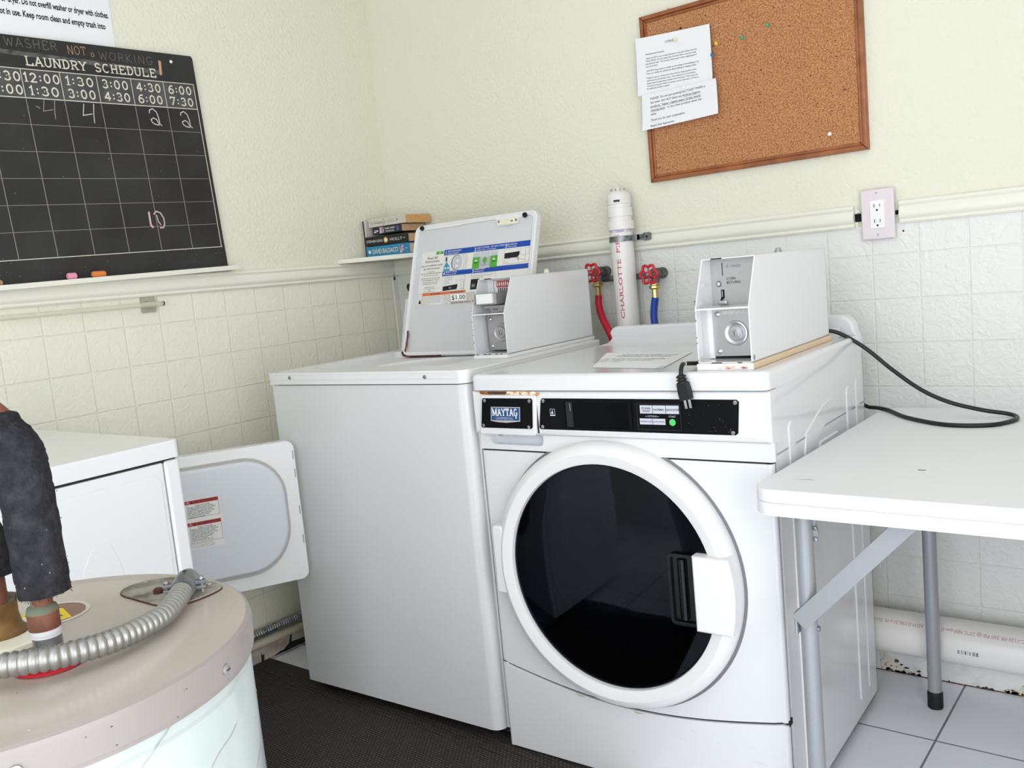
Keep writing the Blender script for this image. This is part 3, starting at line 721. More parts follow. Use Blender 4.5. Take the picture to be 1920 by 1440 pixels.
def four(u, v_, m, w): hand([(u, v_+.045), (u-.007, v_+.016), (u+.018, v_+.021)], m, w); hand([(u+.027, v_+.047), (u+.022, v_+.02), (u+.020, v_-.002)], m, w)
four(-.353, .405, CHALKW, .0022); four(-.455, .410, CHALKG, .002); hand([(-.478, .437), (-.470, .433)], CHALKG)
hand([(-.226, .166), (-.2265, .130), (-.221, .124)], CHALKPK, .0055)
hand([(-.212, .160), (-.203, .168), (-.191, .163), (-.184, .148), (-.184, .132), (-.190, .122), (-.200, .122)], CHALKPK, .0036); hand([(-.204, .157), (-.202, .140), (-.196, .130)], CHALKPK, .003)
rr = random.Random(11)
for k in range(60):
    u = rr.uniform(-.79, -.01); v_ = rr.choice((rr.uniform(.012, .055), rr.uniform(.06, .45))); s = rr.uniform(.0006, .0022)
    b.poly([(u, v_), (u+s*2.2, v_+s*.3), (u+s*1.6, v_+s)], rr.choice((CHALKG, CHALKF, CHALKL)), MB_, .0004)
for v in b.bm.verts: v.co.y -= .027*v.co.z
b.build('board', ch)
b = MB(); b.lathe([(.0045, 0), (.0042, .0015), (.0001, .0025)], OUTW, LEFTW(.0143, -.072-.016, .585), 16); b.build('nail_head', ch)
b = MB(); b.prism([(-.80, -.0135), (.018, -.0135), (.020, -.011), (.020, -.002), (.018, 0), (-.80, 0)], .004, .042, TRIM, LEFTW(0, 0, 0), bev=.0015)
b.build('chalk_ledge', ch)
LZ = 1.2245
def ledge_z(y): return LZ + (y+.705)*math.tan(math.radians(1.25))
def chalk(y, L, r, m, label, seg=12, tilt=0.0, rough=0):
    b = MB(); z = ledge_z(y)+r-.0003; prof = [(.0001, -L/2), (r*.72, -L/2), (r, -L/2+L*.12), (r*.98, L*.2), (r, L/2-L*.08), (r*.8, L/2), (.0001, L/2)]
    b.lathe(prof, m, frame((.0265, y, z), (0, 0, 1), (1, 0, 0)) @ Matrix.Rotation(tilt, 4, 'X'), seg)
    tag(b.build('chalk_stub'), label, 'chalk', 'chalk stubs on the ledge')
chalk(-1.186, .023, .0085, PINK, 'short rounded pink chalk stub on the chalkboard ledge', 14)
chalk(-1.114, .036, .0080, ORANGE, 'orange chalk stub on the chalkboard ledge beside the pink one', 8)
chalk(-1.378, .040, .0070, BROWNCH, 'brownish chalk stub cut off by the picture edge, on the chalkboard ledge', 10)

# notice over the chalkboard
b = MB(); b.box((.001, -1.42, 1.80), (.0018, -.961, 2.08), PAPER)
MN = LEFTW(.0021, 0, 0)
def nt(s, y_end, z, size, w): b.text(s, size, INKB, LEFTW(.0021, y_end, z), align='RIGHT', bold=.03, width=w)
nt('containers by the washer or dryer. Do not overfill washer or dryer with clothes.', -.968, 1.9035, .0215, .405)
nt('use the laundry when not in use. Keep room clean and empty trash into', -.981, 1.873, .0215, .40)
tag(b.build('wall_notice'), 'white paper with bold print partly behind the top edge of the chalkboard', 'notice')

# acrylic rod holder
hb = thing('acrylic_bar', 'thin clear acrylic rod on an adhesive mount below the chalkboard ledge', 'towel bar', (.0, -.965, 1.131))
b = MB(); b.tube([(.030, -.42, .000), (.030, .020, .000)], .0065, ACR, 16); b.build('rod', hb)
b = MB(); b.tube([(.030, .0205, 0), (.030, .0235, 0)], .0066, SEAM, 16); b.build('end_cap', hb)
b = MB(); b.prism(rrect(-.032, -.022, .014, .022, .006), 0, .006, ACR, LEFTW(.003, 0, 0), bev=.001); b.box((.008, -.02, -.009), (.026, .006, .009), ACR, .003); b.build('mount_plate', hb)

# ================================================================== corner shelf and books
b = MB(); b.prism([(.001, -.001), (.001, -.265), (.020, -.265), (.33, -.055), (.33, -.001)][::-1], 1.2085, 1.2225, TRIM, bev=.001)
tag(b.build('corner_shelf'), 'small white painted corner shelf on the chair rail', 'shelf')
def book(x0, x1, y, d, z0, z1, th, cover, pages, deco, label, soft=False):
    t = thing('book', label, 'book', (x1, y, z0), th, 'books on the corner shelf'); L = x1-x0; H = z1-z0; c = .0012 if soft else .0025
    b = MB(); b.box((-L, -.001, 0), (0, d, c), cover, .0005); b.box((-L, -.001, H-c), (0, d, H), cover, .0005); b.box((-L, -.0025, 0), (0, .0015, H), cover, .001)
    deco(b, FRONT(-L, -.0029, 0), L, H); b.build('cover', t)
    b = MB(); i = .0008 if soft else .003
    b.box((-L+i, .001, c), (-i, d-i, H-c), pages); b.build('pages', t)
    return t
CV = lambda n, rgb: mat('cover_'+n, rgb, .35)
PG = mat('aged_pages', (224, 186, 150), .9, vary=(300, (206, 160, 118), .4, .7)); PG2 = mat('book_pages', (222, 206, 184), .9); PGO = mat('orange_edge_pages', (224, 172, 112), .9, vary=(260, (208, 148, 88), .4, .7))
def d_blue(b, M, L, H):
    b.text('DAVID BALDACCI', .022, mat('gold_foil', (226, 216, 176), .4), M @ Matrix.Translation((.026, H/2-.0078, 0)), width=.112, bold=.01)
    b.poly(circ(.014, H/2, .006, 14), LABELW, M); b.rect(.146, .004, .166, H-.004, mat('spine_picture', (90, 104, 148), .5, vary=(160, (210, 190, 190), .45, .6)), M); b.rect(.174, H/2-.001, .180, H/2+.001, LABELW, M)
book(.027, .215, -.130, .112, 1.2230, 1.2585, .10, CV('blue', (42, 134, 178)), PG2, d_blue, 'bright blue paperback at the bottom of the stacked books')
def d_holly(b, M, L, H):
    b.text('STEPHEN KING', .0125, LABELW, M @ Matrix.Translation((.006, H/2-.0045, 0)), width=.072)
    b.poly(circ(.093, H/2, .0095, 20), mat('moon_disc', (206, 178, 108), .6), M); b.poly(circ(.093, H/2, .0055, 16), LABELW, M, .0001)
    b.text('HOLLY', .0135, LABELW, M @ Matrix.Translation((.110, H/2-.0048, 0)), width=.054); b.rect(.170, H/2-.0008, .178, H/2+.0008, LABELW, M)
book(.026, .216, -.131, .112, 1.2600, 1.2920, .10, CV('black', (24, 24, 25)), PG, d_holly, 'black hardback above the blue paperback, with a moon on its spine')
def d_navy(b, M, L, H):
    b.poly([(.006, .006), (.012, H-.008), (.016, .006)], LABELW, M); b.poly([(.018, .007), (.030, H/2), (.018, H/2+.003)], LABELW, M)
    b.rect(.034, .002, .057, H-.002, mat('spine_face', (206, 190, 196), .5, vary=(200, (120, 90, 96), .45, .6)), M)
    b.text('SCANDAL TONIGHT', .0085, LABELW, M @ Matrix.Translation((.061, H/2+.001, 0)), width=.05, bold=.02); b.text('THE NEW NOVEL', .007, LABELW, M @ Matrix.Translation((.063, H/2-.008, 0)), width=.044, bold=.02)
    b.rect(.118, .005, .130, H-.005, mat('spine_blueprint', (86, 92, 130), .6), M)
book(.046, .187, -.129, .108, 1.2985, 1.3235, -.02, CV('navy', (34, 36, 58)), PG, d_navy, 'navy paperback with a small portrait on the spine, third up the stack', True)
def d_cream(b, M, L, H):
    b.text('Q  Confessions', .012, INKG, M @ Matrix.Translation((.014, H/2-.004, 0)), width=.062); b.ribbon(A(.075, H/2, .006, .011, -70, 70, 6), .0013, INKB, M); b.text('OLSEN', .011, mat('tan_print', (178, 160, 136), .7), M @ Matrix.Translation((.098, H/2-.004, 0)), width=.03); b.text('M', .011, INK, M @ Matrix.Translation((.140, H/2-.004, 0)))
book(.030, .213, -.132, .118, 1.3245, 1.3520, -.02, CV('cream', (206, 203, 190)), PGO, d_cream, 'cream paperback with orange page edges on top of the stacked books', True)
for k, (c, rgb) in enumerate((('greywhite', (188, 186, 176)), ('slate', (58, 58, 62)), ('pale', (206, 204, 196)))):
    b = MB(); x = .0055+k*.0068; b.box((x, -.142, 1.2228), (x+.0058, -.03, 1.349), CV(c, rgb), .0008)
    tag(b.build('booklet'), ('thin light grey booklet standing upright against the side wall', 'thin dark booklet standing upright between two pale ones', 'thin off-white booklet standing upright next to the stacked books')[k], 'booklet', 'booklets standing beside the stacked books')

# ================================================================== top-loading washer
wa = thing('top_load_washer', 'white top-loading washer with its lid raised, in the corner behind the dryer door', 'washing machine', (.32115, -.83303, 0), .03990)
b = MB(); b.prism(rrect(.003, 0, .683, .62, [.004, .004, .004, .004]), .037, .8805, WHITE_G); b.bm.free(); b = MB()
b.prism([(.003, .62), (.003, .004), (.007, 0)] + A(.655, .028, .028, .028, -90, 0, 8) + [(.683, .62)], .037, .8812, WHITE_G)
b.prism(rrect(.012, .006, .674, .60, .02), .8785, .8845, SEAM)
MW = FRONT(0, -.0003, 0)
for k in range(16):
    x = random.uniform(.15, .6); z = random.uniform(.12, .3); b.poly([(x, z), (x+random.uniform(.01, .05), z+random.uniform(-.006, .006)), (x+.01, z+.0006)], mat('scuff', (204, 205, 206), .5), MW)
b.build('cabinet', wa)
b = MB(); b.box((.004, .03, .030), (.682, .615, .038), SEAM)
b.box((.676, .03, .035), (.688, .60, .865), WHITE_P, .002); b.build('base', wa)
for x, y in ((.05, .05), (.63, .05), (.05, .57), (.63, .57)):
    b = MB(); b.lathe([(.020, 0.0), (.020, .012), (.008, .014), (.008, .04)], RUBBER, Matrix.Translation((x, y, .006 if y < .2 else .0)), 18); b.build('foot', wa)
# deck: lower tray with the tub opening, raised border round it
b = MB()
b.prism(rrect(-.001, -.005, .687, .612, [.024, .01, .01, .008], 8)[::1], .8840, .8960, WHITE_P, hole=[circ(.31, .285, .165, 56)])
tray = rrect(.045, .095, .548, .470, .03)
b.prism(rrect(-.001, -.005, .687, .612, [.024, .01, .01, .008], 8), .8955, .9150, WHITE_P, hole=[tray])
# softly rounded outer lip
b.tube([(.020, -.0015, .911), (.664, -.0015, .911)], .0042, WHITE_P, 10); b.tube([(.6835, .02, .911), (.6835, .60, .911)], .0042, WHITE_P, 10)
b.build('top_deck', wa)
b = MB(); b.lathe([(.165, .896), (.160, .8915), (.152, .888), (.12, .8855), (.0001, .8845)], WHITE_P, Matrix.Translation((.31, .285, 0)), 48, caps=False); b.build('tub', wa)
for x, z in ((.0876, .9025), (.5663, .9005)): screw(wa, FRONT(x, -.0052, z), .0052, STEELD)
# control console behind the lid
b = MB(); MK = Matrix(((1, 0, 0, 0), (0, 1, .29, .530), (0, 0, 1, .9155), (0, 0, 0, 1)))
b.prism(rrect(-.004, 0, .545, .05, .004), 0, .158, WHITE_P, MK, bev=.003)
b.build('control_console', wa)
for z in (.035, .108):
    screw(wa, frame((.024, .530+.29*z-.0006, .9155+z), (1, 0, 0), (0, .28, .96)), .0036, STEELD)
# lid
TL_ = .3146; dv = Vector((0, math.sin(TL_), math.cos(TL_)))
ld = bpy.data.objects.new('lid', None); COL.objects.link(ld); ld.parent = wa; ld.empty_display_size = .03
ML_ = frame((.0795, .4488, .901), (1, 0, 0), dv)      # x right, y up the lid, z towards the room
LW_, LH_ = .462, .413
b = MB(); b.prism(rrect(0, 0, LW_, LH_, [.016, .022, .022, .016]), -.014, -.003, WHITE_P, ML_, bev=.002)
outer = rrect(0, 0, LW_, LH_, [.016, .022, .022, .016], 8)
inner = rrect(.013, .012, LW_-.013, LH_-.012, [.012, .016, .016, .012], 8)
k0 = [p for p in inner]
b.prism(outer, -.004, .004, WHITE_P, ML_, hole=[k0])
b.tube([(x, y, .003) for x, y in rrect(.004, .004, LW_-.004, LH_-.004, .02, 8)], .0042, WHITE_P, 8, closed=True, M=ML_)
b.prism([(.31, LH_-.006), (.317, LH_-.020), (.325, LH_-.036), (.39, LH_-.034), (.400, LH_-.018), (.43, LH_-.010), (.43, LH_-.004)][::-1], -.003, .0052, WHITE_P, ML_, bev=.001)
b.prism([(.01, LH_-.004), (.01, LH_-.016), (.18, LH_-.016), (.19, LH_-.013), (.31, LH_-.013), (.31, LH_-.004)][::-1], -.003, .0045, WHITE_P, ML_, bev=.001)
b.build('shell', ld)
b = MB(); b.prism(inner, -.004, -.0012, LIDG, ML_); b.build('inner_panel', ld)
for u in (.0285, .4195):
    b = MB(); b.lathe([(.0075, .004), (.0075, .008), (.0055, .0115), (.003, .0115), (.0028, .009), (.0001, .009)], RUBBER, ML_ @ Matrix.Translation((u, .4035 if u < .1 else .4005, 0)), 20); b.build('bumper', ld)
b = MB(); b.prism(rrect(.326, .379, .399, .398, .003), .005, .0075, CREAMP, ML_, bev=.0008); b.box((.352, .376, .007), (.374, .388, .0125), CREAMP, .001, M=ML_); b.box((.370, .386, .008), (.379, .389, .0085), SEAM, M=ML_)
for u, v_ in ((.3285, .3905), (.391, .389)): b.lathe([(.0042, .0075), (.004, .0085), (.0001, .0088)], STEELD, ML_ @ Matrix.Translation((u, v_, 0)), 14)
b.build('strike', ld)
b = MB()
b.poly([(.008, .016), (.014, .012), (.019, .03), (.018, .05), (.020, .066), (.017, .081), (.011, .078), (.013, .06), (.010, .045), (.012, .03)], RUSTD, ML_, .0062)
b.poly([(.009, .018), (.016, .014), (.018, .034), (.013, .04)], RUST, ML_, .0066)
b.poly([(-.003, .012), (.004, .0), (.022, -.0035), (.16, -.0035), (.16, .0005), (.024, .001), (.008, .006), (.002, .016)], RUSTD, ML_, .0068)  # rust at the corner; the long strip paints shadow under the lid
b.tube([(.012, .040, .0045), (.0125, .066, .0045)], .0022, STEELD, 8, M=ML_)
b.build('rust_and_dark_strip', ld)
# instruction sheet on the lid
b = MB(); MS = ML_ @ Matrix.Translation((0, 0, -.0009))
b.rect(.033, .155, .447, .3265, LABELW, MS)
b.rect(.1235, .3095, .443, .3265, BLUEL, MS, .0002); b.rect(.1245, .2445, .443, .2590, BLUEL, MS, .0002)
def lt(s, u, v_, sz, m=LABELW, w=None, al='LEFT', bo=.01): b.text(s, sz, m, MS @ Matrix.Translation((u, v_, .0004)), width=w, align=al, bold=bo)
for n_, s1, s2, u, v_ in (('1', 'ADD DETERGENT', 'Agregue detergente', .127, .3105), ('2', 'ADD CLOTHES - DO NOT OVERLOAD', 'Agregue ropa - no sobrecargue', .240, .3105), ('3', 'CLOSE LID', 'Cierre la tapa', .354, .3105), ('4', 'SELECT CYCLE', 'Seleccione el ciclo', .127, .2455), ('5', 'PRESS START', 'Presione inicio', .240, .2455)):
    lt(n_, u, v_+.001, .0165); lt(s1, u+.010, v_+.0078, .0068); lt(s2, u+.010, v_+.0018, .0056)
for s, v_, sz in (('Read All', .302, .0120), ('Instructions', .2915, .0120), ('Lea con cuidado todas', .2795, .0098), ('las instrucciones', .2695, .0098)): lt(s, .0785, v_, sz, INK, al='CENTER', bo=0)
b.rect(.0915, .3155, .1215, .3245, GREENL, MS, .0002); lt('HE', .1065, .3175, .006, al='CENTER')
for s, v_, sz in (('ATTENTION:', .2600, .0050), ('USE HE LOW SUDSING DETERGENT', .2550, .0052), ('follow the dosage on the package', .2495, .0044), ('ATTENTION: LOAD LID AND', .2395, .0058), ('TUB DIAGRAMS OF THE LID', .2335, .0058), ('place the load loosely around', .2275, .0048), ('the wash plate, do not overfill', .2225, .0048), ('heavy items go in first', .2125, .0046), ('for best results sort loads', .2075, .0044), ('NOTE', .2025, .0042), ('close the lid before starting', .1985, .0042)): lt(s, .0785, v_, sz, INKG, al='CENTER', bo=.008)
b.rect(.0525, .1868, .222, .1958, ORANGEL, MS, .0002); lt('▲ WARNING', .085, .1890, .0062, INK); lt('▲ ADVERTENCIA', .165, .1890, .0062, INK)
b.outline(.036, .156, .0525, .1945, .0005, INKG, MS, .0003); b.outline(.0525, .156, .222, .1945, .0005, INKG, MS, .0003); b.rect(.137, .156, .1374, .1868, INKG, MS, .0003)
b.poly([(.039, .163), (.050, .163), (.048, .170), (.046, .178), (.044, .171), (.042, .177), (.041, .170)], INKB, MS, .0003)
for k in range(5):
    lt(('Fire hazard: never place items that have', 'gasoline or other flammable fluids on them', 'in this washer. No washer can completely', 'remove oil. Doing so can result in death,', 'explosion, or fire.')[k], .055, .1815-.0056*k, .0043, INKG, bo=0)
    lt(('Peligro de incendio: nunca coloque', 'articulos con gasolina u otros liquidos', 'inflamables en esta lavadora. No hacerlo', 'puede ocasionar la muerte, explosion', 'o incendio.')[k], .140, .1815-.0056*k, .0043, INKG, bo=0)
# picture 1: bottle and drum; 2: tub between green bands; 3: lid closing; 4 and 5: consoles
b.outline(.129, .2605, .215, .3075, .0004, INKG, MS, .0003); b.poly(circ(.176, .284, .021, 28, .024), INKG, MS, .0003); b.poly(circ(.178, .284, .019, 28, .022), LTGREY, MS, .0004); b.poly(circ(.180, .288, .005, 14), LABELW, MS, .0005); b.poly(circ(.178, .272, .006, 14, .004), LABELW, MS, .0005)
for q in (.028, .034, .040): b.ribbon(arcpts(.180, .284, q*.95, q*.8, -50, 60, 8), .0006, INKG, MS, .0003)
b.poly([(.1275, .2475+.012), (.152, .2595), (.150, .275), (.142, .283), (.137, .290), (.133, .283), (.1275, .272)], mat('label_cyan', (60, 150, 190), .6), MS, .0005); b.rect(.1325, .290, .138, .3035, INKB, MS, .0005); b.poly(circ(.1345, .269, .0035, 10), LABELW, MS, .0006); b.poly(circ(.145, .269, .0035, 10), LABELW, MS, .0006)
b.rect(.238, .2575, .330, .3065, LTGREY, MS, .0003); b.rect(.238, .2575, .264, .2925, GREENL, MS, .0004); b.rect(.304, .2575, .330, .2925, GREENL, MS, .0004)
b.poly([(.264, .262), (.304, .262), (.304, .296), (.295, .288), (.284, .292), (.272, .288), (.264, .297)], mat('tub_sketch', (150, 152, 172), .7, vary=(500, (206, 206, 206), .45, .6)), MS, .0005); b.poly(circ(.284, .281, .007, 12, .010), GREENL, MS, .0006)
for u in (.268, .302): b.rect(u-.001, .292, u+.001, .304, LABELW, MS, .0006)
for u in (.251, .317): b.poly([(u-.006, .280), (u, .287), (u+.006, .280)], LABELW, MS, .0006); b.rect(u-.007, .274, u+.007, .277, mat('dark_green', (40, 96, 30), .6), MS, .0006)
b.outline(.3525, .2530, .443, .3055, .0004, INKG, MS, .0003); b.poly([(.355, .279), (.401, .280), (.408, .287), (.408, .297), (.355, .295)], INKB, MS, .0004)
b.ribbon([(.353, .272), (.375, .262), (.436, .264), (.443, .270)], .0007, INKG, MS, .0004); b.ribbon([(.353, .266), (.378, .257), (.443, .259)], .0006, INKG, MS, .0004); b.ribbon([(.362, .276), (.384, .281), (.43, .270)], .0007, INKG, MS, .0004); b.ribbon([(.428, .301), (.430, .268)], .0007, INKG, MS, .0004); b.ribbon([(.402, .296), (.405, .270)], .0018, INKB, MS, .0005); b.ribbon([(.412, .303), (.411, .288), (.420, .285), (.438, .286), (.440, .303)], .0006, INKG, MS, .0004)
b.outline(.128, .195, .2152, .2425, .0004, INKG, MS, .0003); b.poly([(.132, .198), (.186, .2005), (.189, .209), (.188, .216), (.132, .212)], INKB, MS, .0004); b.rect(.155, .204, .166, .209, INKG, MS, .0005); b.outline(.184, .199, .213, .228, .0005, INKG, MS, .0004); b.outline(.202, .2, .212, .222, .0005, INKG, MS, .0004)
for k, s in enumerate(('Seleccione ciclo', 'y las opciones', 'deseadas', 'Press cycle')): lt(s, .136, .2365-.0062*k, .005, INKG, bo=0)
b.outline(.2385, .195, .330, .2425, .0004, INKG, MS, .0003); b.rect(.239, .1955, .2715, .2265, INKB, MS, .0004); b.rect(.243, .202, .256, .212, INKG, MS, .0005); lt('Insert coins and press the start pad', .241, .235, .0052, INKG, bo=0); lt('Deposite las monedas', .241, .2295, .0048, INKG, bo=0)
b.build('instruction_label', ld)

# ------------------------------------------------------------------ coin boxes
def coin_box(root, x0, x1, yb, yt, yB, z0, zk, zt, recess=.048):
    th_ = .0022; prof = [(yb, z0), (yb, zk), (yt, zt), (yB, zt), (yB, z0)]
    SX = Matrix(((0, 0, 1, 0), (1, 0, 0, 0), (0, 1, 0, 0), (0, 0, 0, 1)))
    b = MB(); b.prism(prof, x0, x0+th_, WHITE, SX); b.prism(prof, x1-th_, x1, WHITE, SX)
    b.box((x0, yt-.001, zt-th_), (x1, yB, zt), WHITE, .0006); b.box((x0, yB-th_, z0), (x1, yB, zt), WHITE); b.box((x0, yb, z0), (x1, yB, z0+th_), WHITE)
    b.box((x0+th_, yb+.001, zk-.003), (x1-th_, yb+recess+.03, zk), WHITE)
    rnd = random.Random(int(x0*1000))
    for k in range(8):
        z = rnd.uniform(z0, zk+.02); b.box((x0-.0002, yb-.0003, z), (x0+.0016, yb+.0006, z+rnd.uniform(.0008, .003)), SEAM)
    for k in range(5):
        x = rnd.uniform(x0, x1-.015); b.box((x, yb-.0004, z0), (x+rnd.uniform(.004, .012), yb+.0012, z0+.0016), SEAM)
    b.box((x0+.02, yt-.0014, zt-.002), (x0+.042, yt, zt+.0002), SEAM); b.build('housing', root)
    return SX
def lock_plate(root, x0, x1, y, z0, z1, cx, cz, words_=None, m=STEELD):
    b = MB(); M = FRONT(0, y, 0)
    b.prism(rrect(x0, z0, x1, z1, .004), 0, .003, m, M, bev=.001); b.build('lock_plate', root)
    b = MB(); ML2 = M @ Matrix.Translation((cx, cz, .003))
    b.lathe([(.0245, 0), (.0235, .0026), (.021, .0032), (.0165, .0010), (.0150, .0012), (.0135, .0045), (.0060, .0050), (.0060, .0080), (.0050, .0088), (.0001, .0088)], m, ML2, 36); b.box((-.0006, -.0038, .0086), (.0006, .0038, .0092), HOLE, M=ML2); b.build('lock', root)
    for z in (z0+.010, z1-.010):
        b = MB(); b.lathe([(.0056, 0), (.0052, .002), (.003, .0036), (.0001, .004)], STEEL, M @ Matrix.Translation((x0+.0105, z, .003)), 16); b.build('rivet', root)
    if words_:
        b = MB(); b.text(words_, .0085, LABELW, M @ Matrix.Translation((x0+.020, z1-.0105, .0033)), width=.058); b.build('lettering', root)

# coin box on the top loader
c1 = thing('coin_box', 'white metal coin box with a one dollar coin slide on the top-loading washer', 'coin box', (.32115, -.83303, 0), .03990, 'coin boxes on the washers')
coin_box(c1, .551, .655, .212, .255, .627, .925, 1.028, 1.115)
lock_plate(c1, .5605, .650, .266, .931, 1.021, .603, .976)
b = MB(); b.box((.553, .290, 1.028), (.653, .293, 1.112), WHITE_P)
b.prism([(.5665, 1.060), (.653, 1.060), (.653, 1.112), (.5665, 1.112)], 0, .002, WHITE_P, FRONT(0, .289, 0)); b.outline(.5745, 1.066, .650, 1.109, .0016, GALV, FRONT(0, .2868, 0)); b.build('slide_panel', c1)
b = MB(); MCs = FRONT(0, .2855, 0)
b.prism(rrect(.586, 1.090, .641, 1.106, .002), 0, .003, REDP, FRONT(0, .2868, 0))
for k in range(8):
    x = .5905+k*.0065; b.prism(circ(x, 1.098, .0022, 14, .0060), 0, .0045, SILV, FRONT(0, .2868, 0)); b.box((x-.0006, .284, 1.078), (x+.0006, .2868, 1.088), RUBBER)
    b.box((x-.0016, .2835, 1.0745), (x+.0004, .2868, 1.079), RUBBER)
b.build('coin_slots', c1)
b = MB(); b.box((.566, .214, 1.050), (.632, .287, 1.078), STEELD, .002); b.box((.575, .206, 1.053), (.624, .216, 1.078), WHITE_P, .002); b.box((.567, .246, 1.040), (.640, .290, 1.046), STEELD); b.box((.586, .258, 1.029), (.648, .262, 1.042), STEELD)
for x in (.592, .600): b.lathe([(.0018, 0), (.0001, .001)], HOLE, FRONT(x, .2575, 1.0355), 10)
b.build('coin_slide', c1)
b = MB(); MP = FRONT(0, .2125, 0)
b.prism(rrect(.484, 1.0575, .566, 1.086, .001), 0, .003, GASK, FRONT(0, .2155, 0)); b.rect(.488, 1.066, .540, 1.084, LABELW, MP, .0002); b.outline(.488, 1.066, .540, 1.084, .0006, REDTL, MP, .0003)
b.text('$1.00', .0165, INKB, MP @ Matrix.Translation((.4915, 1.0695, .0005)), width=.045, bold=.01)
b.text('QUARTERS ONLY', .0052, mat('maroon_print', (96, 40, 44), .6), MP @ Matrix.Translation((.488, 1.0600, .0005)), width=.066, bold=.01); b.poly(circ(.5605, 1.0635, .0016, 10), HOLE, MP, .0005)
b.build('price_tag', c1)
b = MB(); b.lathe([(.008, 0), (.008, .004), (.005, .010), (.0001, .011)], CREAMP, Matrix.Translation((.60, .50, 1.115)), 16); b.build('top_lock', c1)
b = MB(); b.box((.549, .208, .9153), (.657, .632, .9245), WHITE_P, .001); tag(b.build('coin_box_plinth', None, (.32115, -.83303, 0), .0399), 'thin white board under the coin box of the top-loading washer', 'board')

# ================================================================== front-loading washer
FLO, FLY = (1.02507, -.79741, 0), .03375
fl = thing('front_load_washer', 'white front-loading washer with a round dark glass door beside the folding table', 'washing machine', FLO, FLY)
DC = (.326, .4745)
b = MB()
b.box((.0, .022, .012), (.004, .612, .868), WHITE); b.box((.682, .022, .012), (.686, .612, .868), WHITE); b.box((.0, .608, .012), (.686, .612, .868), WHITE)
b.box((.0, .022, .012), (.686, .612, .016), SEAM); b.box((.0, .022, .74), (.686, .612, .744), WHITE)
SIDE = frame((.686, 0, 0), (0, 1, 0), (0, 0, 1))
def emb(pts, h=.0045, bv=.0038): b.prism(pts, -.001, h, WHITE, SIDE, bev=bv, seg=3)
emb(rrect(.085, .05, .122, .792, .016), .003); emb(rrect(.466, .05, .502, .800, .016), .003); emb(rrect(.540, .05, .570, .805, .014), .0025)
emb([(.165, .05), (.200, .05), (.203, .690), (.30, .742), (.400, .797), (.30, .790), (.185, .752), (.165, .690)], .003, .0026)
emb(rrect(.262, .690, .395, .716, .012), .004, .003)
b.build('cabinet', fl)
cor = .020
def rounded_front(x0, x1, y0, y1, r): return [(x0, y1)] + [(x0, y0+r)] + arcpts(x0+r, y0+r, r, r, 180, 270, 6)[1:] + arcpts(x1-r, y0+r, r, r, 270, 360, 6) + [(x1, y1)]
# front panel with the door opening, lower edge curved
bot = [(.686*t, .222-.044*math.sin(math.pi*t)) for t in [k/24 for k in range(25)]]
b = MB(); pan = [(.008, bot[0][1])] + [(x, z) for x, z in bot[1:-1]] + [(.678, bot[-1][1]), (.678, .728), (.008, .728)]
b.prism(pan, -.022, 0, WHITE, FRONT(0, 0, 0), hole=[circ(DC[0], DC[1], .242, 64)])
b.tube([(.008, .009, .222), (.008, .009, .728)], .0088, WHITE, 14); b.tube([(.677, .009, .220), (.677, .009, .728)], .0088, WHITE, 14)
b.prism([(x, z+.002) for x, z in bot] + [(x, z-.010) for x, z in bot][::-1], -.022, -.004, SEAM, FRONT(0, 0, 0)); b.box((.004, .004, .7275), (.682, .02, .7325), SEAM)
b.build('front_panel', fl)
b = MB(); kp = [(.008, .010)] + [(.678, .010), (.678, bot[-1][1]-.0045)] + [(x, z-.0045) for x, z in bot[1:-1]][::-1] + [(.008, bot[0][1]-.0045)]
b.prism(kp, -.022, .0018, WHITE, FRONT(0, 0, 0), bev=.0025); b.tube([(.008, .0075, .010), (.008, .0075, .2175)], .0090, WHITE, 14); b.tube([(.677, .0075, .010), (.677, .0075, .2155)], .0090, WHITE, 14)
rk = random.Random(5); MKk = FRONT(0, -.0021, 0)
for k in range(34):
    x = rk.uniform(.12, .64); z = rk.uniform(.06, .16); L_ = rk.uniform(.006, .03); b.poly([(x, z), (x+L_, z+rk.uniform(-.004, .004)), (x+L_*.5, z+.0006)], mat('kick_scuff', (206, 207, 210), .5), MKk)
for x0 in (.20, .345):
    b.poly([(x0, bot[0][1]-.0068-.044*math.sin(math.pi*x0/.686)), (x0+.03, bot[0][1]-.0068-.044*math.sin(math.pi*(x0+.03)/.686)), (x0+.012, bot[0][1]-.0108-.044*math.sin(math.pi*x0/.686))], mat('old_grime', (186, 172, 140), .8), MKk)
b.build('kick_panel', fl)
for x, y in ((.05, .06), (.636, .06), (.05, .56), (.636, .56)):
    b = MB(); b.lathe([(.021, 0), (.021, .008), (.008, .009), (.008, .014)], RUBBER, Matrix.Translation((x, y, .0055 if y < .1 else 0)), 18); b.build('foot', fl)
# control fascia: lower band with the drawer recess, bulging upper band
b = MB()
b.prism([(.002, .732), (.684, .732), (.684, .768), (.002, .768)], -.022, .001, WHITE, FRONT(0, 0, 0), hole=[rrect(.030, .7435, .176, .7672, [.012, .003, .003, .016])])
b.box((.024, .016, .738), (.186, .020, .768), GREYW); b.poly([(.03, .7435), (.172, .7435), (.172, .748), (.036, .748)], GREYW, FRONT(0, .0155, 0))
b.tube([(.006, .008, .732), (.006, .008, .867)], .0088, WHITE, 14); b.tube([(.681, .008, .732), (.681, .008, .867)], .0085, WHITE, 14)
b.prism([(-.004, .769), (.690, .769), (.690, .8665), (-.004, .8665)], -.030, .013, WHITE, FRONT(0, 0, 0), bev=.010, seg=4)
b.prism([(.185, .778), (.668, .778), (.668, .857), (.185, .857)], .010, .0145, WHITE, FRONT(0, 0, 0), bev=.003, seg=3)
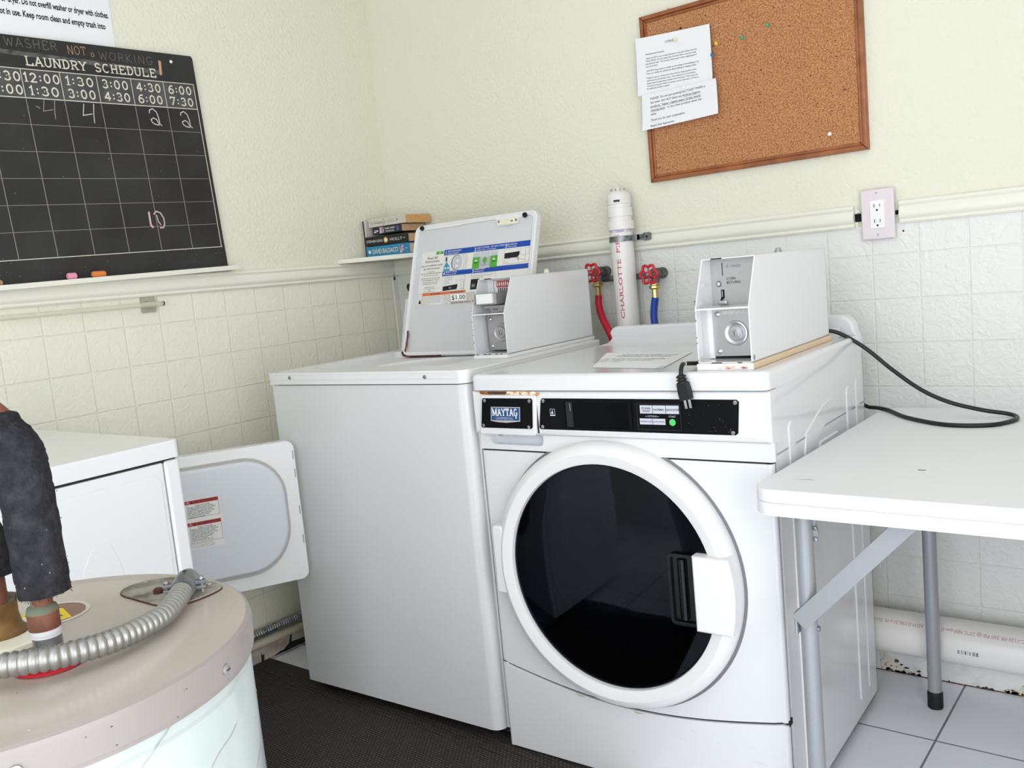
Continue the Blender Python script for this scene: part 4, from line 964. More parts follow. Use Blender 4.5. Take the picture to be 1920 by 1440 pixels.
b.box((.052, .002, .7635), (.062, .012, .7668), HOLE); b.build('control_fascia', fl)
FP = FRONT(0, -.0146, 0)
b = MB(); b.prism([(.1825, .7845), (.6235, .7845), (.6285, .7885), (.6335, .8480), (.6290, .8520), (.1925, .8520), (.1885, .8485), (.1790, .7885)], 0, .0016, BLACKP, FP, bev=.0006)
b.prism(rrect(.2470, .7885, .4085, .8485, .003), .0012, .0045, BLACKP, FP, hole=[rrect(.2500, .7915, .4020, .8455, .002)]); b.rect(.250, .7915, .402, .8455, DISP, FP, .0020); b.rect(.2505, .7915, .268, .8455, BLACKG, FP, .0024); b.rect(.2625, .826, .2633, .842, LTGREY, FP, .003)
b.prism(rrect(.4205, .7905, .5150, .8430, .002), .0012, .0030, BLACKP, FP, bev=.0006); b.outline(.4205, .7905, .5150, .8430, .0006, mat('dark_line', (64, 64, 70), .5), FP, .0033)
for k, s in enumerate(('POWER\nWASH', 'NORMAL', 'DELICATES')):
    x = .4275+k*.0285; b.rect(x, .8235, x+.0275, .8400, LTGREY, FP, .0034); b.text(s, .0058, INKB, FP @ Matrix.Translation((x+.01375, .8320 if k == 0 else .8295, .0037)), align='CENTER', bold=.012, lh=.9)
for k, s in enumerate(('TEMPERATURE', 'EXTRA RINSE')):
    x = .4255+k*.0285; b.rect(x, .8015, x+.0275, .8135, LTGREY, FP, .0034); b.text(s, .0040, INKB, FP @ Matrix.Translation((x+.01375, .8062, .0037)), align='CENTER')
b.text('OPTIONS', .0048, LTGREY, FP @ Matrix.Translation((.4535, .8165, .0037)), align='CENTER'); b.rect(.4385, .8178, .4425, .8184, LTGREY, FP, .0037); b.rect(.4645, .8178, .4685, .8184, LTGREY, FP, .0037)
b.text('START', .0052, LTGREY, FP @ Matrix.Translation((.4970, .8165, .0037)), align='CENTER'); b.poly(circ(.4968, .8068, .0068, 24), GREENB, FP, .0037)
b.outline(.2105, .8145, .2235, .8295, .0008, LTGREY, FP, .0020); b.rect(.2113, .8145, .2227, .8172, LTGREY, FP, .0022); b.poly([(.2118, .8195), (.2175, .8275), (.2195, .8190)], LTGREY, FP, .0022)
rk = random.Random(9)
for k in range(26):
    x = rk.uniform(.52, .625); z = rk.uniform(.79, .845); s = rk.uniform(.0002, .0005); b.poly(circ(x, z, s, 6), LTGREY, FP, .0020)
b.build('control_panel', fl)
for x, z in ((.1955, .8465), (.1885, .7905), (.6265, .8465), (.6190, .7895)): screw(fl, FP @ Matrix.Translation((x, z, .0016)), .0042, STEEL)
# detergent drawer
dr = bpy.data.objects.new('detergent_drawer', None); COL.objects.link(dr); dr.parent = fl; dr.empty_display_size = .03
b = MB(); b.prism([(.0145, .772), (.020, .7685), (.1640, .7685), (.1705, .775), (.1780, .853), (.1730, .8585), (.0300, .8585), (.0255, .854)], .004, .0185, WHITE, FRONT(0, 0, 0), bev=.004, seg=3); b.build('drawer_front', dr)
FD = FRONT(0, -.0187, 0)
b = MB(); b.prism([(.0245, .7850), (.1595, .7850), (.1635, .7885), (.1690, .8480), (.1660, .8520), (.0345, .8520), (.0315, .8490), (.0225, .7880)], 0, .0014, BLACKP, FD, bev=.0005); b.build('badge_plate', dr)
b = MB(); b.poly([(.0515, .8010), (.1325, .8010), (.1355, .8330), (.0555, .8330)], SILV, FD, .0018); b.poly([(.0525, .801), (.070, .7985), (.095, .7975), (.132, .801)], SILV, FD, .0018); b.poly([(.0540, .8030), (.1305, .8030), (.1333, .8312), (.0575, .8312)], MAYB, FD, .0021)
b.strokes('MAYTAG', .0150, LABELW, FD @ Matrix.Translation((.0590, .8135, .0024)), w=.17, width=.068); b.text('COMMERCIAL', .0074, LTGREY, FD @ Matrix.Translation((.0665, .8050, .0024)), width=.048); b.poly([(.1225, .8130), (.1250, .8100), (.1230, .8065), (.1205, .8095)], LABELW, FD, .0025); b.build('badge', dr)
for x, z in ((.0390, .8465), (.1615, .8465), (.0295, .7905), (.1545, .7895)): screw(dr, FD @ Matrix.Translation((x, z, .0014)), .0040, STEEL)
b = MB(); b.prism([(.024, .863), (.020, .858), (.0235, .853), (.0295, .8592), (.173, .8592), (.180, .853), (.186, .862), (.17, .8665), (.02, .8665)], .0125, .0132, RUSTW, FRONT(0, 0, 0)); b.poly([(.0240, .8600), (.048, .8595), (.048, .8662), (.020, .8662)], RUST, FRONT(0, -.0135, 0)); b.poly([(.046, .8595), (.094, .8595), (.098, .8662), (.046, .8662)], RUSTD, FRONT(0, -.0136, 0)); b.rect(.172, .775, .1765, .852, SEAM, FRONT(0, -.0133, 0)); b.build('rust_and_dark_strip', fl)
# top deck and rear riser
b = MB()
b.prism(rrect(-.003, -.013, .689, .612, [.016, .004, .004, .016], 8), .8685, .9040, WHITE, bev=.010, seg=4)
RV = [(-.001, .900)] + arcpts(.002, .930, .028, .028, -85, -20, 5) + arcpts(.048, .925, .026, .026, 160, 90, 6) + arcpts(.645, .917, .036, .036, 90, 0, 8) + [(.687, .900)]
b.prism(RV[::-1] if False else RV, -.611, -.578, WHITE, FRONT(0, 0, 0), bev=.008, seg=4)
b.raw([(.02, .52, .9035), (.66, .52, .9035), (.655, .560, .909), (.03, .560, .909), (.648, .580, .925), (.04, .580, .925)], [(0, 1, 2, 3), (3, 2, 4, 5)], WHITE)
b.build('top_deck', fl)
b = MB(); b.box((.004, .0, .8655), (.682, .60, .8690), SEAM); b.build('deck_gap', fl)
b = MB()
for k, s in enumerate(('LBS', 'OF', 'KG', 'DRY')): b.text(s, .012, INK, TOP(.495+k*.03, .155, .9043))
b.build('faint_print', fl)
# door
dd = bpy.data.objects.new('door', None); COL.objects.link(dd); dd.parent = fl; dd.empty_display_size = .03
MD = FRONT(DC[0], 0, DC[1])
b = MB(); b.lathe([(.2430, .000), (.288, .000), (.288, .010), (.2865, .022), (.279, .032), (.267, .0385), (.2645, .0388), (.2460, .0335), (.2435, .0320), (.2420, .026), (.2420, .004), (.2430, .000)], WHITE_P, MD, 96, caps=False)
b.build('door_ring', dd)
b = MB(); b.lathe([(.2424, .022), (.238, .0255), (.18, .0300), (.10, .0330), (.0001, .0340)], GLASS, MD, 72); b.build('glass', dd)
b = MB(); b.lathe([(.2865, -.002), (.2945, -.002), (.2945, .0008), (.2865, .0008)], mat('recess_shadow_grey', (120, 121, 126), .6), MD, 80, caps=False); b.build('door_gap_shade', fl)  # flat grey ring paints the shadow in the gap round the door
def ringx(z, r): return math.sqrt(max(r*r-(z-DC[1])**2, 0))
hp = [(.2055, -.0755), (.2050, .0765)] + [(ringx(DC[1]+t, .2895), t) for t in (.0765, .05, .02, -.01, -.035, -.055, -.0755)]
b = MB(); b.prism(hp[::-1], .018, .052, WHITE_P, MD, bev=.006, seg=4); b.build('handle', dd)
b = MB(); b.prism(rrect(.1480, -.072, .2060, .074, [.010, .006, .010, .010]),   .026, .0400, BLACKG, MD, hole=[rrect(.1540, -.065, .2020, .068, .006)]); b.rect(.154, -.065, .202, .068, BLACKG, MD, .0335); b.tube([(.177, -.059, .036), (.177, .064, .036)], .009, BLACKG, 12, M=MD); b.build('handle_recess', dd)
b = MB(); b.prism(rrect(-.2920, -.070, -.262, .088, .008), .002, .036, WHITE_P, MD, bev=.005, seg=3); b.build('hinge_cover', dd)
b = MB(); b.box((-.299, -.064, -.001), (-.290, -.048, .012), CREAMP, .002, M=MD); b.build('hinge_pin', dd)
b = MB(); b.lathe([(.2425, -.002), (.220, -.03), (.205, -.05), (.215, -.07), (.245, -.08), (.245, -.50), (.0001, -.505)], DRUM, MD, 64, caps=False)
for k in range(3):
    a = math.radians(100+120*k); b.tube([(.235*math.cos(a), .235*math.sin(a), -.12), (.235*math.cos(a), .235*math.sin(a), -.48)], .035, DRUM, 12, M=MD)
b.build('drum', fl)
b = MB(); b.lathe([(.242, .0), (.228, -.012), (.208, -.035), (.202, -.048)], RUBBER, MD, 64, caps=False); b.build('door_seal', fl)

# taped paper on the front loader
b = MB(); MT = TOP(0, 0, .9048)
b.prism([(.268, .0755), (.452, .041), (.392, .314), (.144, .352)], 0, .0003, PAPER, MT)
MTT = frame((.215, .245, .9053), (.985, -.135, 0), (-.30, .95, 0))
for s, v_, sz in (('DO NOT USE THIS', .045, .0190), ('WASHING MACHINE', .018, .0190), ('IT IS OUT OF ORDER', -.025, .0150), ('AND WILL NOT SPIN', -.050, .0150), ('THANK YOU', -.075, .0130)): b.text(s, sz, mat('violet_print', (120, 112, 140), .7), MTT @ Matrix.Translation((.0, v_, 0)), bold=.015, width=(.155 if 'OUT' not in s else .17) if 'THANK' not in s else .08)
b.prism([(.435, .04), (.450, .038), (.445, .075), (.432, .078)], 0, .0006, LTGREY, MT)
tag(b.build('paper_notice', None, FLO, FLY), 'white sheet with violet print lying taped flat on the front-loading washer', 'notice')

# coin box on the front loader
c2 = thing('coin_box', 'white metal coin box with a steel keyed lock plate on the front-loading washer', 'coin box', FLO, FLY, 'coin boxes on the washers')
coin_box(c2, .544, .652, .016, .060, .480, .9165, 1.0215, 1.114)
lock_plate(c2, .558, .648, .066, .924, 1.0165, .604, .9685, 'GREENWALD', STEEL)
b = MB(); b.box((.546, .0665, .92), (.5575, .068, 1.018), WHITE_P); b.box((.546, .095, 1.0215), (.650, .098, 1.112), STEELD)
MU = FRONT(0, .0948, 0)
b.rect(.5700, 1.079, .5716, 1.104, HOLE, MU); b.prism([(.566, 1.052), (.5725, 1.052), (.5725, 1.036), (.5670, 1.0315), (.5635, 1.0315), (.566, 1.037)][::-1], 0, .001, HOLE, MU); b.rect(.5680, 1.050, .5696, 1.038, STEEL, MU, .0015)
b.text('COIN\nRETURN', .0075, SEAM, MU @ Matrix.Translation((.578, 1.070, .0004)), lh=1.0); b.text('25 CENTS', .0070, mat('embossed_grey', (128, 124, 126), .5), MU @ Matrix.Translation((.578, 1.094, .0004)))
b.ribbon([(.620, 1.103), (.598, 1.072)], .0008, SILV, MU, .0004)
b.build('coin_plate', c2)
b = MB(); b.lathe([(.0060, 0), (.0058, .003), (.004, .005), (.0001, .0055)], STEEL, MU @ Matrix.Translation((.5625, 1.0635, 0)), 20); b.build('return_button', c2)
b = MB(); b.box((.562, .084, 1.0235), (.580, .0955, 1.0315), STEEL, .002); b.build('return_chute', c2)
b = MB(); b.poly(circ(.026, .9255, .0036, 20, .0050), STEELD, frame((.6525, 0, 0), (0, 1, 0), (0, 0, 1)), .0003); b.build('screw', c2)
b = MB(); b.lathe([(.008, 0), (.008, .003), (.006, .006), (.006, .009), (.0001, .010)], STEELD, Matrix.Translation((.60, .33, 1.114)), 12); b.build('top_lock', c2)
b = MB(); b.box((.543, .012, .9043), (.655, .486, .9163), PLY, .001); b.box((.543, .0112, .9043), (.655, .013, .9163), WHITE_P)
for k in range(14):
    x = random.uniform(.585, .65); b.rect(x, .906, x+random.uniform(.003, .010), .9065+random.random()*.006, mat('orange_stain', (232, 190, 176), .8), FRONT(0, .0111, 0))
tag(b.build('coin_box_plinth', None, FLO, FLY), 'bare plywood strip under the coin box of the front-loading washer', 'board')

# cord with plug hanging over the front edge
pc = thing('power_cable', 'short black power cord with a three prong plug hanging over the front-loading washer', 'cord', FLO, FLY)
b = MB(); b.tube(smooth_path([(.60, .494, .93), (.528, .47, .912), (.522, .30, .9085), (.527, .14, .9085), (.520, .075, .9105), (.510, .030, .9155), (.5195, -.002, .918), (.5245, -.0200, .9130), (.5255, -.0260, .9000)], 8), .0043, CORD, 12); b.build('cord', pc)
MPg = frame((.5262, -.0272, .8985), (.96, -.02, .17), (-.175, .02, .96))   # y runs up the plug
b = MB()
b.lathe([(.0001, .004), (.0065, .003), (.0098, 0), (.0098, -.0020), (.0070, -.0030), (.0070, -.0045), (.0105, -.0052), (.0105, -.0075), (.0078, -.0085), (.0078, -.0100), (.0110, -.0110), (.0110, -.0135)], RUBBER, MPg @ Matrix.Rotation(-math.pi/2, 4, 'X'), 20)
b.prism([(-.0100, -.046), (.0112, -.046), (.0118, -.030), (.0102, -.013), (-.0098, -.013), (-.0108, -.030)], -.0085, .0090, RUBBER, MPg, bev=.002); b.build('plug', pc)
for x in (-.0022, .0072):
    b = MB(); b.box((x-.0026, -.0625, .002), (x+.0026, -.045, .0036), STEEL, .0005, M=MPg); b.build('prong', pc)
b = MB(); b.tube([(-.006, -.045, -.004), (-.006, -.055, -.004)], .0022, STEEL, 10, M=MPg); b.build('prong', pc)
b = MB(); b.tube([(.507, .035, .9142), (.5125, .018, .9170)], .0047, OUTW, 12); b.build('cord_sleeve', pc)

# long cable looping over the table
TZ = .7205
b = MB(); path = smooth_path([(1.60, -.27, .935), (1.628, -.262, .925), (1.665, -.25, .917), (1.718, -.235, .880), (1.775, -.230, .828), (1.836, -.235, .783), (1.893, -.235, .7555), (1.955, -.222, .737), (2.000, -.212, .7285), (2.022, -.232, .7255), (2.020, -.276, .7252), (1.985, -.328, .7252), (1.905, -.334, .7252), (1.812, -.265, .7252), (1.745, -.175, .7252), (1.700, -.148, .7252), (1.668, -.144, .72), (1.64, -.142, .60)], 8)
b.tube(path, .0046, CORD, 12)
tag(b.build('power_cable'), 'long black cable looping down onto the white folding table behind the front-loading washer', 'cable')

# ================================================================== folding table
tb = thing('folding_table', 'white plastic folding table with grey metal legs beside the front-loading washer', 'table', (2.30, -.51, 0))
tx0, tx1, ty0, ty1 = 1.7225-2.30, 2.94-2.30, -.918+.51, -.112+.51
TPL = mat('table_plastic', (232, 232, 234), .45, bump=(220, .25, .001, 2), spec=.4); TPE = mat('table_edge', (234, 234, 236), .4)
b = MB(); b.prism(rrect(tx0, ty0, tx1, ty1, .045, 10), .6985, TZ, TPL, bev=.006, seg=3)
for u, v_, s in ((-.34, -.235, .004), (-.44, -.12, .006), (-.53, -.33, .02)): b.poly([(u, v_), (u+s*2, v_+s*.2), (u+s*1.5, v_+s*.35)], mat('table_scuff', (176, 174, 172), .6), TOP(0, 0, TZ), .0003)
b.box((-.3525, -.2120, TZ), (-.3395, -.2085, TZ+.0003), SEAM)
b.build('table_top', tb)
b = MB(); b.prism(rrect(tx0, ty0, tx1, ty1, .045, 10), .6755, .6975, TPE, bev=.004, seg=3); b.build('edge_rim', tb)
b = MB(); b.prism(rrect(tx0+.02, ty0+.02, tx1-.02, ty1-.02, .035, 8), .6700, .6990, SEAM); b.build('underside', tb)
xa = 1.782-2.30; xb = 1.822-2.30; ya = -.828+.51; yb_ = -.158+.51
def leg(x, y, vis=True):
    b = MB(); b.lathe([(.0145, .036), (.0155, .036), (.0155, .672), (.0145, .672)], LEGGREY, Matrix.Translation((x, y, 0)), 24); L_ = b.build('leg', tb)
    b = MB(); b.lathe([(.0165, 0), (.0175, .003), (.0175, .038), (.0155, .042)], RUBBER, Matrix.Translation((x, y, 0)), 24); b.build('rubber_foot', L_)
leg(xa, ya); leg(xb, yb_); leg(.50, ya); leg(.50, yb_)
for x, xx in ((xa, xb), (.5, .5)):
    b = MB(); b.tube([(x, ya, .655), (xx, yb_, .655)], .0125, LEGGREY, 16); b.build('crossbar', tb)
b = MB(); P0 = Vector((xa-.003, ya-.018, .470)); P1 = Vector((xa+.185, ya-.018, .668)); dx = (P1-P0).normalized()
b.prism(rrect(-.012, -.016, (P1-P0).length, .016, .003), 0, .0035, LEGGREY, frame(P0, dx, Vector((0, 0, 1))), bev=.001); b.build('brace', tb)
b = MB(); b.box((xa-.022, ya-.016, .436), (xa-.0155, ya+.014, .478), LEGGREY, .003); b.build('brace_clip', tb)
b = MB(); b.lathe([(.005, 0), (.005, .004), (.0001, .005)], STEEL, frame((xa+.0155, ya, .448), (0, 1, 0), (0, 0, 1)), 12); b.build('bolt', tb)
b = MB(); b.prism([(.013, .60), (.025, .622), (.020, .640), (.027, .652), (.030, .674), (.013, .674)], -.010, -.006, LEGGREY, frame((xa, ya-.004, 0), (1, 0, 0), (0, 0, 1)))
for z in (.612, .632, .655): b.lathe([(.0042, 0), (.004, .003), (.0001, .004)], GALV, FRONT(xa+.0195, ya+.002, z), 12)
b.build('hinge_bracket', tb)

# ================================================================== dryer
DO, DY = (.741, -1.380, 0), .0181
dy = thing('clothes_dryer', 'white dryer seen from its side with its door swung open toward the top-loading washer', 'dryer', DO, DY)
b = MB(); b.box((-.686, -.680, .02), (.0, -.036, .822), WHITE, .003)
MSd = frame((.0, 0, 0), (0, 1, 0), (0, 0, 1))
b.prism(rrect(-.60, .04, -.045, .80, .02), -.001, .0012, WHITE, MSd, bev=.001)
b.prism([(-.26, .30), (-.22, .66), (-.20, .695), (-.165, .70), (-.15, .66), (-.10, .30)], .0005, .0018, WHITE, MSd, bev=.0006)
b.build('cabinet', dy)
b = MB(); b.box((-.686, -.0335, .02), (.0015, .0, .824), WHITE, .007, 3); b.build('front_panel', dy)
b = MB(); b.box((-.683, -.66, .820), (-.004, -.006, .8285), SEAM); b.build('deck_gap', dy)
b = MB(); b.prism(rrect(-.688, -.690, .003, .003, .012), .8275, .8625, WHITE, bev=.004, seg=3); b.build('top_deck', dy)
b = MB(); b.box((-.68, -.685, .862), (-.01, -.60, 1.00), WHITE, .01, 3); b.build('control_console', dy)
b = MB(); b.prism(rrect(-.585, .345, -.13, .745, .10), 0, .0015, HOLE, frame((0, .0005, 0), (-1, 0, 0), (0, 0, 1)) @ Matrix.Scale(-1, 4, (1, 0, 0)) if False else Matrix(((1, 0, 0, 0), (0, 0, 1, .0003), (0, 1, 0, 0), (0, 0, 0, 1)))); b.build('drum_opening', dy)
# door: hinge line in world, converted to the dryer frame
hw = Matrix.Rotation(-DY, 4, 'Z') @ (Vector((.150, -1.356, 0)) - Vector(DO)); da = 1.075-DY
do = bpy.data.objects.new('door', None); COL.objects.link(do); do.parent = dy; do.empty_display_size = .03
ud = Vector((math.cos(da), math.sin(da), 0)); MDo = frame((hw.x, hw.y, 0), ud, (0, 0, 1)); DL, DZ0, DZ1 = .567, .358, .739
b = MB(); b.prism(rrect(0, DZ0, DL, DZ1, .022, 6), -.032, -.002, WHITE, MDo, bev=.003); b.build('outer_shell', do)
gp = [(.03, .400)] + arcpts(.42, .520, .112, .122, -90, 0, 10) + arcpts(.425, .600, .107, .112, 0, 90, 10) + [(.03, .712)]
b = MB(); b.prism(rrect(.002, DZ0+.002, DL-.002, DZ1-.002, .020, 6), -.003, .0005, WHITE_P, MDo, bev=.001)
b.prism([(.535, .7255), (.535, .7155), (.541, .7155), (.545, .719), (.545, .7255)][::-1], .0004, .0018, WHITE_P, MDo, bev=.0004)
for z in (.70, .65, .55, .47): b.rect(DL-.0065, z-.012, DL-.0050, z+.012, SEAM, MDo, .0008)
b.build('inner_rim', do)
gi = [(.03, .4055)] + arcpts(.420, .521, .1065, .1155, -90, 0, 10) + arcpts(.4245, .599, .102, .106, 0, 90, 10) + [(.03, .705)]
b = MB(); b.prism(gp, 0, .009, GASK, MDo, bev=.0025); b.build('gasket', do)
b = MB(); b.prism(gi, .004, .016, GREYW, MDo, bev=.009, seg=4); b.build('inner_panel', do)
b = MB(); MQ = MDo @ Matrix.Translation((0, 0, .0163))
b.rect(.205, .500, .3595, .6285, LABELW, MQ)
for z in (.618, .561):
    b.rect(.206, z, .358, z+.0095, REDL, MQ, .0002); b.text('▲ ADVERTENCIA', .0092, mat('dark_red_print', (84, 24, 24), .6), MQ @ Matrix.Translation((.289, z+.0015, .0004)), width=.066, bold=.015); b.text('⚠', .009, LABELW, MQ @ Matrix.Translation((.278, z+.001, .0004)))
    b.text('▲ WARNING', .0092, mat('dark_red_print', (84, 24, 24), .6), MQ @ Matrix.Translation((.212, z+.0015, .0004)), width=.05)
    hgt = .036 if z > .6 else .044
    b.rect(.2805, z-hgt, .2812, z, INK, MQ, .0003); b.rect(.357, z-hgt, .3577, z, INK, MQ, .0003); b.rect(.206, z-hgt, .3577, z-hgt+.0006, INK, MQ, .0003)
    for k, s in enumerate(('Peligro de Incendio', 'Ninguna secadora puede eliminar', 'completamente el aceite. No seque', 'ningun articulo que haya tenido', 'alguna vez cualquier tipo de aceite', 'No seguir estas instrucciones', 'puede ocasionar la muerte,', 'explosion o incendio.', 'Lea el manual antes de usar.')[:8 if z > .6 else 9]):
        b.text(s, .0046, INK, MQ @ Matrix.Translation((.2825 if k else .300, z-.0055-.0043*k, .0004)), bold=.012)
    for k in range(8): b.text('Fire Hazard no washer or dryer can'[:26-k], .0046, INK, MQ @ Matrix.Translation((.208, z-.0055-.0043*k, .0004)), bold=.01)
for k, s in enumerate(('Mantenga el filtro de pelusa limpio antes de', 'cada carga y revise el conducto de ventilacion', 'a menudo. No permita que los ninos jueguen')): b.text(s, .0040, INKG, MQ @ Matrix.Translation((.262, .5135-.0045*k, .0004)))
b.build('warning_label', do)
for z in (.46, .64):
    b = MB(); b.box((hw.x-.02, hw.y-.026, z-.03), (hw.x+.006, hw.y-.004, z+.03), STEELD, .002); b.build('hinge', do)

# ================================================================== water heater
HX, HY_, HZ, HR = 1.4168, -1.9855, .7966, .230
wh = thing('water_heater', 'round white water heater with a taupe metal lid and red and white collars', 'water heater', (HX, HY_, 0))
b = MB(); b.lathe([(.2235, .012), (.2240, .02), (.2240, .7450), (.2215, .7480), (.2215, .758), (.2240, .7605), (.2240, .766)], TANKW, None, 96)
rk = random.Random(21)
for k in range(34):
    a = rk.uniform(-.9, 1.1); z = rk.uniform(.45, .72); L_ = rk.uniform(.02, .10); s = rk.choice((-.5, .5, .8)); w = rk.uniform(.0004, .0011); R = .2244; n = 5
    vs = []
    for t in range(n+1):
        aa = a+L_*t/n/R; zc = z+L_*s*t/n+.004*math.sin(t); vs += [(R*math.cos(aa), R*math.sin(aa), zc-w), (R*math.cos(aa), R*math.sin(aa), zc+w)]
    b.raw(vs, [(2*t, 2*t+2, 2*t+3, 2*t+1) for t in range(n)], mat('tank_scratch', (178, 180, 178), .6))
b.build('tank_jacket', wh)
b = MB(); b.lathe([(.2255, .7600), (.2275, .7600), (.2275, .7640), (.2295, .7650), (.2300, .7900), (.2285, .7950), (.2250, .7972)], TANKBAND, None, 96, caps=False)
for k in range(22):
    a = rk.uniform(-1.4, 1.2); s = rk.uniform(.0005, .0011); z = rk.choice((.7655, .7665, .768, .785)); c_ = Vector((.2302*math.cos(a), .2302*math.sin(a), z)); t_ = Vector((-math.sin(a), math.cos(a), 0))
    b.raw([c_-t_*s, c_+t_*s*1.3, c_+Vector((0, 0, s))], [(0, 1, 2)], SEAM)
b.build('lid_rim', wh)
b = MB(); b.lathe([(.2265, .7955), (.2250, .7972), (.2150, .7966), (.2060, .7962), (.0001, .7962)], TANKTOP, None, 96)
for k in range(26):
    a = rk.uniform(0, 6.28); r = rk.uniform(.03, .21); s = rk.uniform(.0008, .0024); x, y = r*math.cos(a), r*math.sin(a); b.poly([(x, y), (x+s*1.6, y+s*.4), (x+s, y+s)], rk.choice((SEAM, LABELW, RUSTD, LABELW)), TOP(0, 0, .7966))
b.build('lid', wh)
def radial(x, y, z):
    v = Vector((x-HX, y-HY_, 0)).normalized(); return frame((v.x*.2300, v.y*.2300, z), (-v.y, v.x, 0), (0, 0, 1))
for x, y in ((1.6125, -1.8859), (1.6048, -2.0649), (1.50, -1.765)):
    M = radial(x, y, .7775); b = MB(); b.lathe([(.0052, 0), (.0050, .0016), (.003, .0028), (.0001, .003)], STEELD, M, 16); b.box((-.003, -.0005, .0027), (.003, .0005, .0034), SEAM, M=M); b.build('screw', wh)
def L3(x, y, z): return (x-HX, y-HY_, z)
# recess with the yellow label
b = MB(); T0 = Matrix.Translation(L3(1.343, -1.912, .7962))
b.lathe([(.0345, -.0002), (.0395, .0004), (.037, .0018), (.0345, .0006)], TANKTOP, T0, 40, caps=False); b.poly(circ(0, 0, .0350, 40), mat('recess_shade_tan', (138, 112, 96), .9), T0, .0002); b.build('access_recess', wh)  # tan disc puts the brown shade inside the recess into the colour
b = MB(); b.poly([(1.3095-HX, -1.938-HY_), (1.372-HX, -1.948-HY_), (1.3745-HX, -1.905-HY_), (1.335-HX, -1.896-HY_), (1.313-HX, -1.915-HY_)], YELL, TOP(0, 0, .7968))
for k in range(7):
    b.rect(1.318-HX, -1.941+k*.0052-HY_, 1.362-HX, -1.9395+k*.0052-HY_, INK, TOP(0, 0, .7971))
b.build('caution_label', wh)
# collars and fittings
NX, NY = 1.487, -1.979
b = MB(); b.lathe([(.016, .797), (.0328, .797), (.0328, .7995), (.031, .8005), (.018, .8005)], REDP, Matrix.Translation(L3(NX, NY, 0)), 48); b.build('hot_collar', wh)
b = MB(); b.lathe([(.016, .797), (.0500, .797), (.0505, .8020), (.047, .8040), (.018, .8040)], CREAMP, Matrix.Translation(L3(1.3755, -1.9775, 0)), 48); b.build('cold_collar', wh)
b = MB(); b.lathe([(.0129, .79), (.0129, .834)], GALV, Matrix.Translation(L3(NX, NY, 0)), 28)
b.lathe([(.0129, .8245), (.0133, .8252), (.0130, .8262), (.0134, .8272), (.0131, .8285), (.0135, .8300), (.0131, .8315), (.0133, .8335)], PTFE, Matrix.Translation(L3(NX, NY, 0)), 28); b.build('pipe_nipple', wh)
b = MB(); b.lathe([(.026, .803), (.0260, .8065), (.021, .812), (.0188, .824), (.0192, .838), (.0186, .839)], BRASSOLD, Matrix.Translation(L3(1.372, -1.976, 0)), 28)
b.lathe([(.0186, .838), (.0198, .839), (.0198, .842), (.012, .843), (.0001, .843)], VERDI, Matrix.Translation(L3(1.372, -1.976, 0)), 28)
b.box((-.010, -.009, .842), (.012, .007, .849), PIPEGREY, .003, M=Matrix.Translation(L3(1.372, -1.976, 0)) @ Matrix.Rotation(.5, 4, 'Z')); b.build('brass_fitting', wh)
# junction plate with conduit connector
b = MB(); pl = [(1.3510, -1.8425), (1.402, -1.8430), (1.4475, -1.8425), (1.4715, -1.8270), (1.4680, -1.7780), (1.4545, -1.7695), (1.4350, -1.7680), (1.3670, -1.7755), (1.3425, -1.8090)]
for _ in range(2): pl = [q for k in range(len(pl)) for q in ((pl[k][0]*.75+pl[(k+1) % len(pl)][0]*.25, pl[k][1]*.75+pl[(k+1) % len(pl)][1]*.25), (pl[k][0]*.25+pl[(k+1) % len(pl)][0]*.75, pl[k][1]*.25+pl[(k+1) % len(pl)][1]*.75))]
JM = mat('weathered_plate', (160, 156, 146), .55, metal=.2, vary=(38, (112, 106, 94), .42, .62))
b.prism([(x-HX, y-HY_) for x, y in pl], .7966, .7995, JM, None, bev=.0008); b.tube([(x-HX, y-HY_, .7972) for x, y in pl], .0009, RUSTD, 8, closed=True)
b.poly([(1.385-HX, -1.800-HY_), (1.40-HX, -1.786-HY_), (1.416-HX, -1.79-HY_), (1.412-HX, -1.806-HY_)], RUST, TOP(0, 0, .7999)); b.ribbon([(1.396-HX, -1.8415-HY_), (1.401-HX, -1.826-HY_)], .0008, SEAM, TOP(0, 0, .7999)); b.build('junction_plate', wh)
for x, y, r, h in ((1.4075, -1.8205, .0062, .006), (1.3535, -1.8045, .0035, .002), (1.4395, -1.7760, .0035, .002)):
    b = MB(); b.lathe([(r, .7992), (r*.95, .7992+h*.7), (r*.6, .7992+h), (.0001, .7992+h)], RUSTD if h > .004 else STEELD, Matrix.Translation(L3(x, y, 0)), 8 if h > .004 else 14); b.build('screw', wh)

CP = [(1.40, -2.12, .812), (1.47, -2.075, .819), (1.5112, -2.031, .8205), (1.5294, -2.010, .8205), (1.5373, -1.9915, .819), (1.5420, -1.957, .8165), (1.5335, -1.919, .8135), (1.5170, -1.882, .811), (1.4930, -1.852, .8105), (1.4640, -1.824, .811), (1.4480, -1.810, .812)]
cd = bpy.data.objects.new('metal_conduit', None); COL.objects.link(cd); cd.empty_display_size = .04
tag(cd, 'shiny spiral metal conduit curving across the water heater lid', 'conduit')
b = corrugated(CP, .0116, .0078, CHROME, 22, .24); b.build('spiral_hose', cd)
CA = Vector((1.4640, -1.824, .8115)); CB = Vector((1.4300, -1.794, .8125)); ax = (CB-CA).normalized(); side = ax.cross(Vector((0, 0, 1)))
b = MB(); b.tube([CA, CA.lerp(CB, .25), CA.lerp(CB, .5), CA.lerp(CB, .8), CB], [.0126, .0132, .0132, .0128, .010], GALV, 24)
b.tube([CB-ax*.004, CB+Vector((-.006, .005, -.006)), CB+Vector((-.008, .007, -.0132))], [.0115, .0110, .0105], GALV, 20)
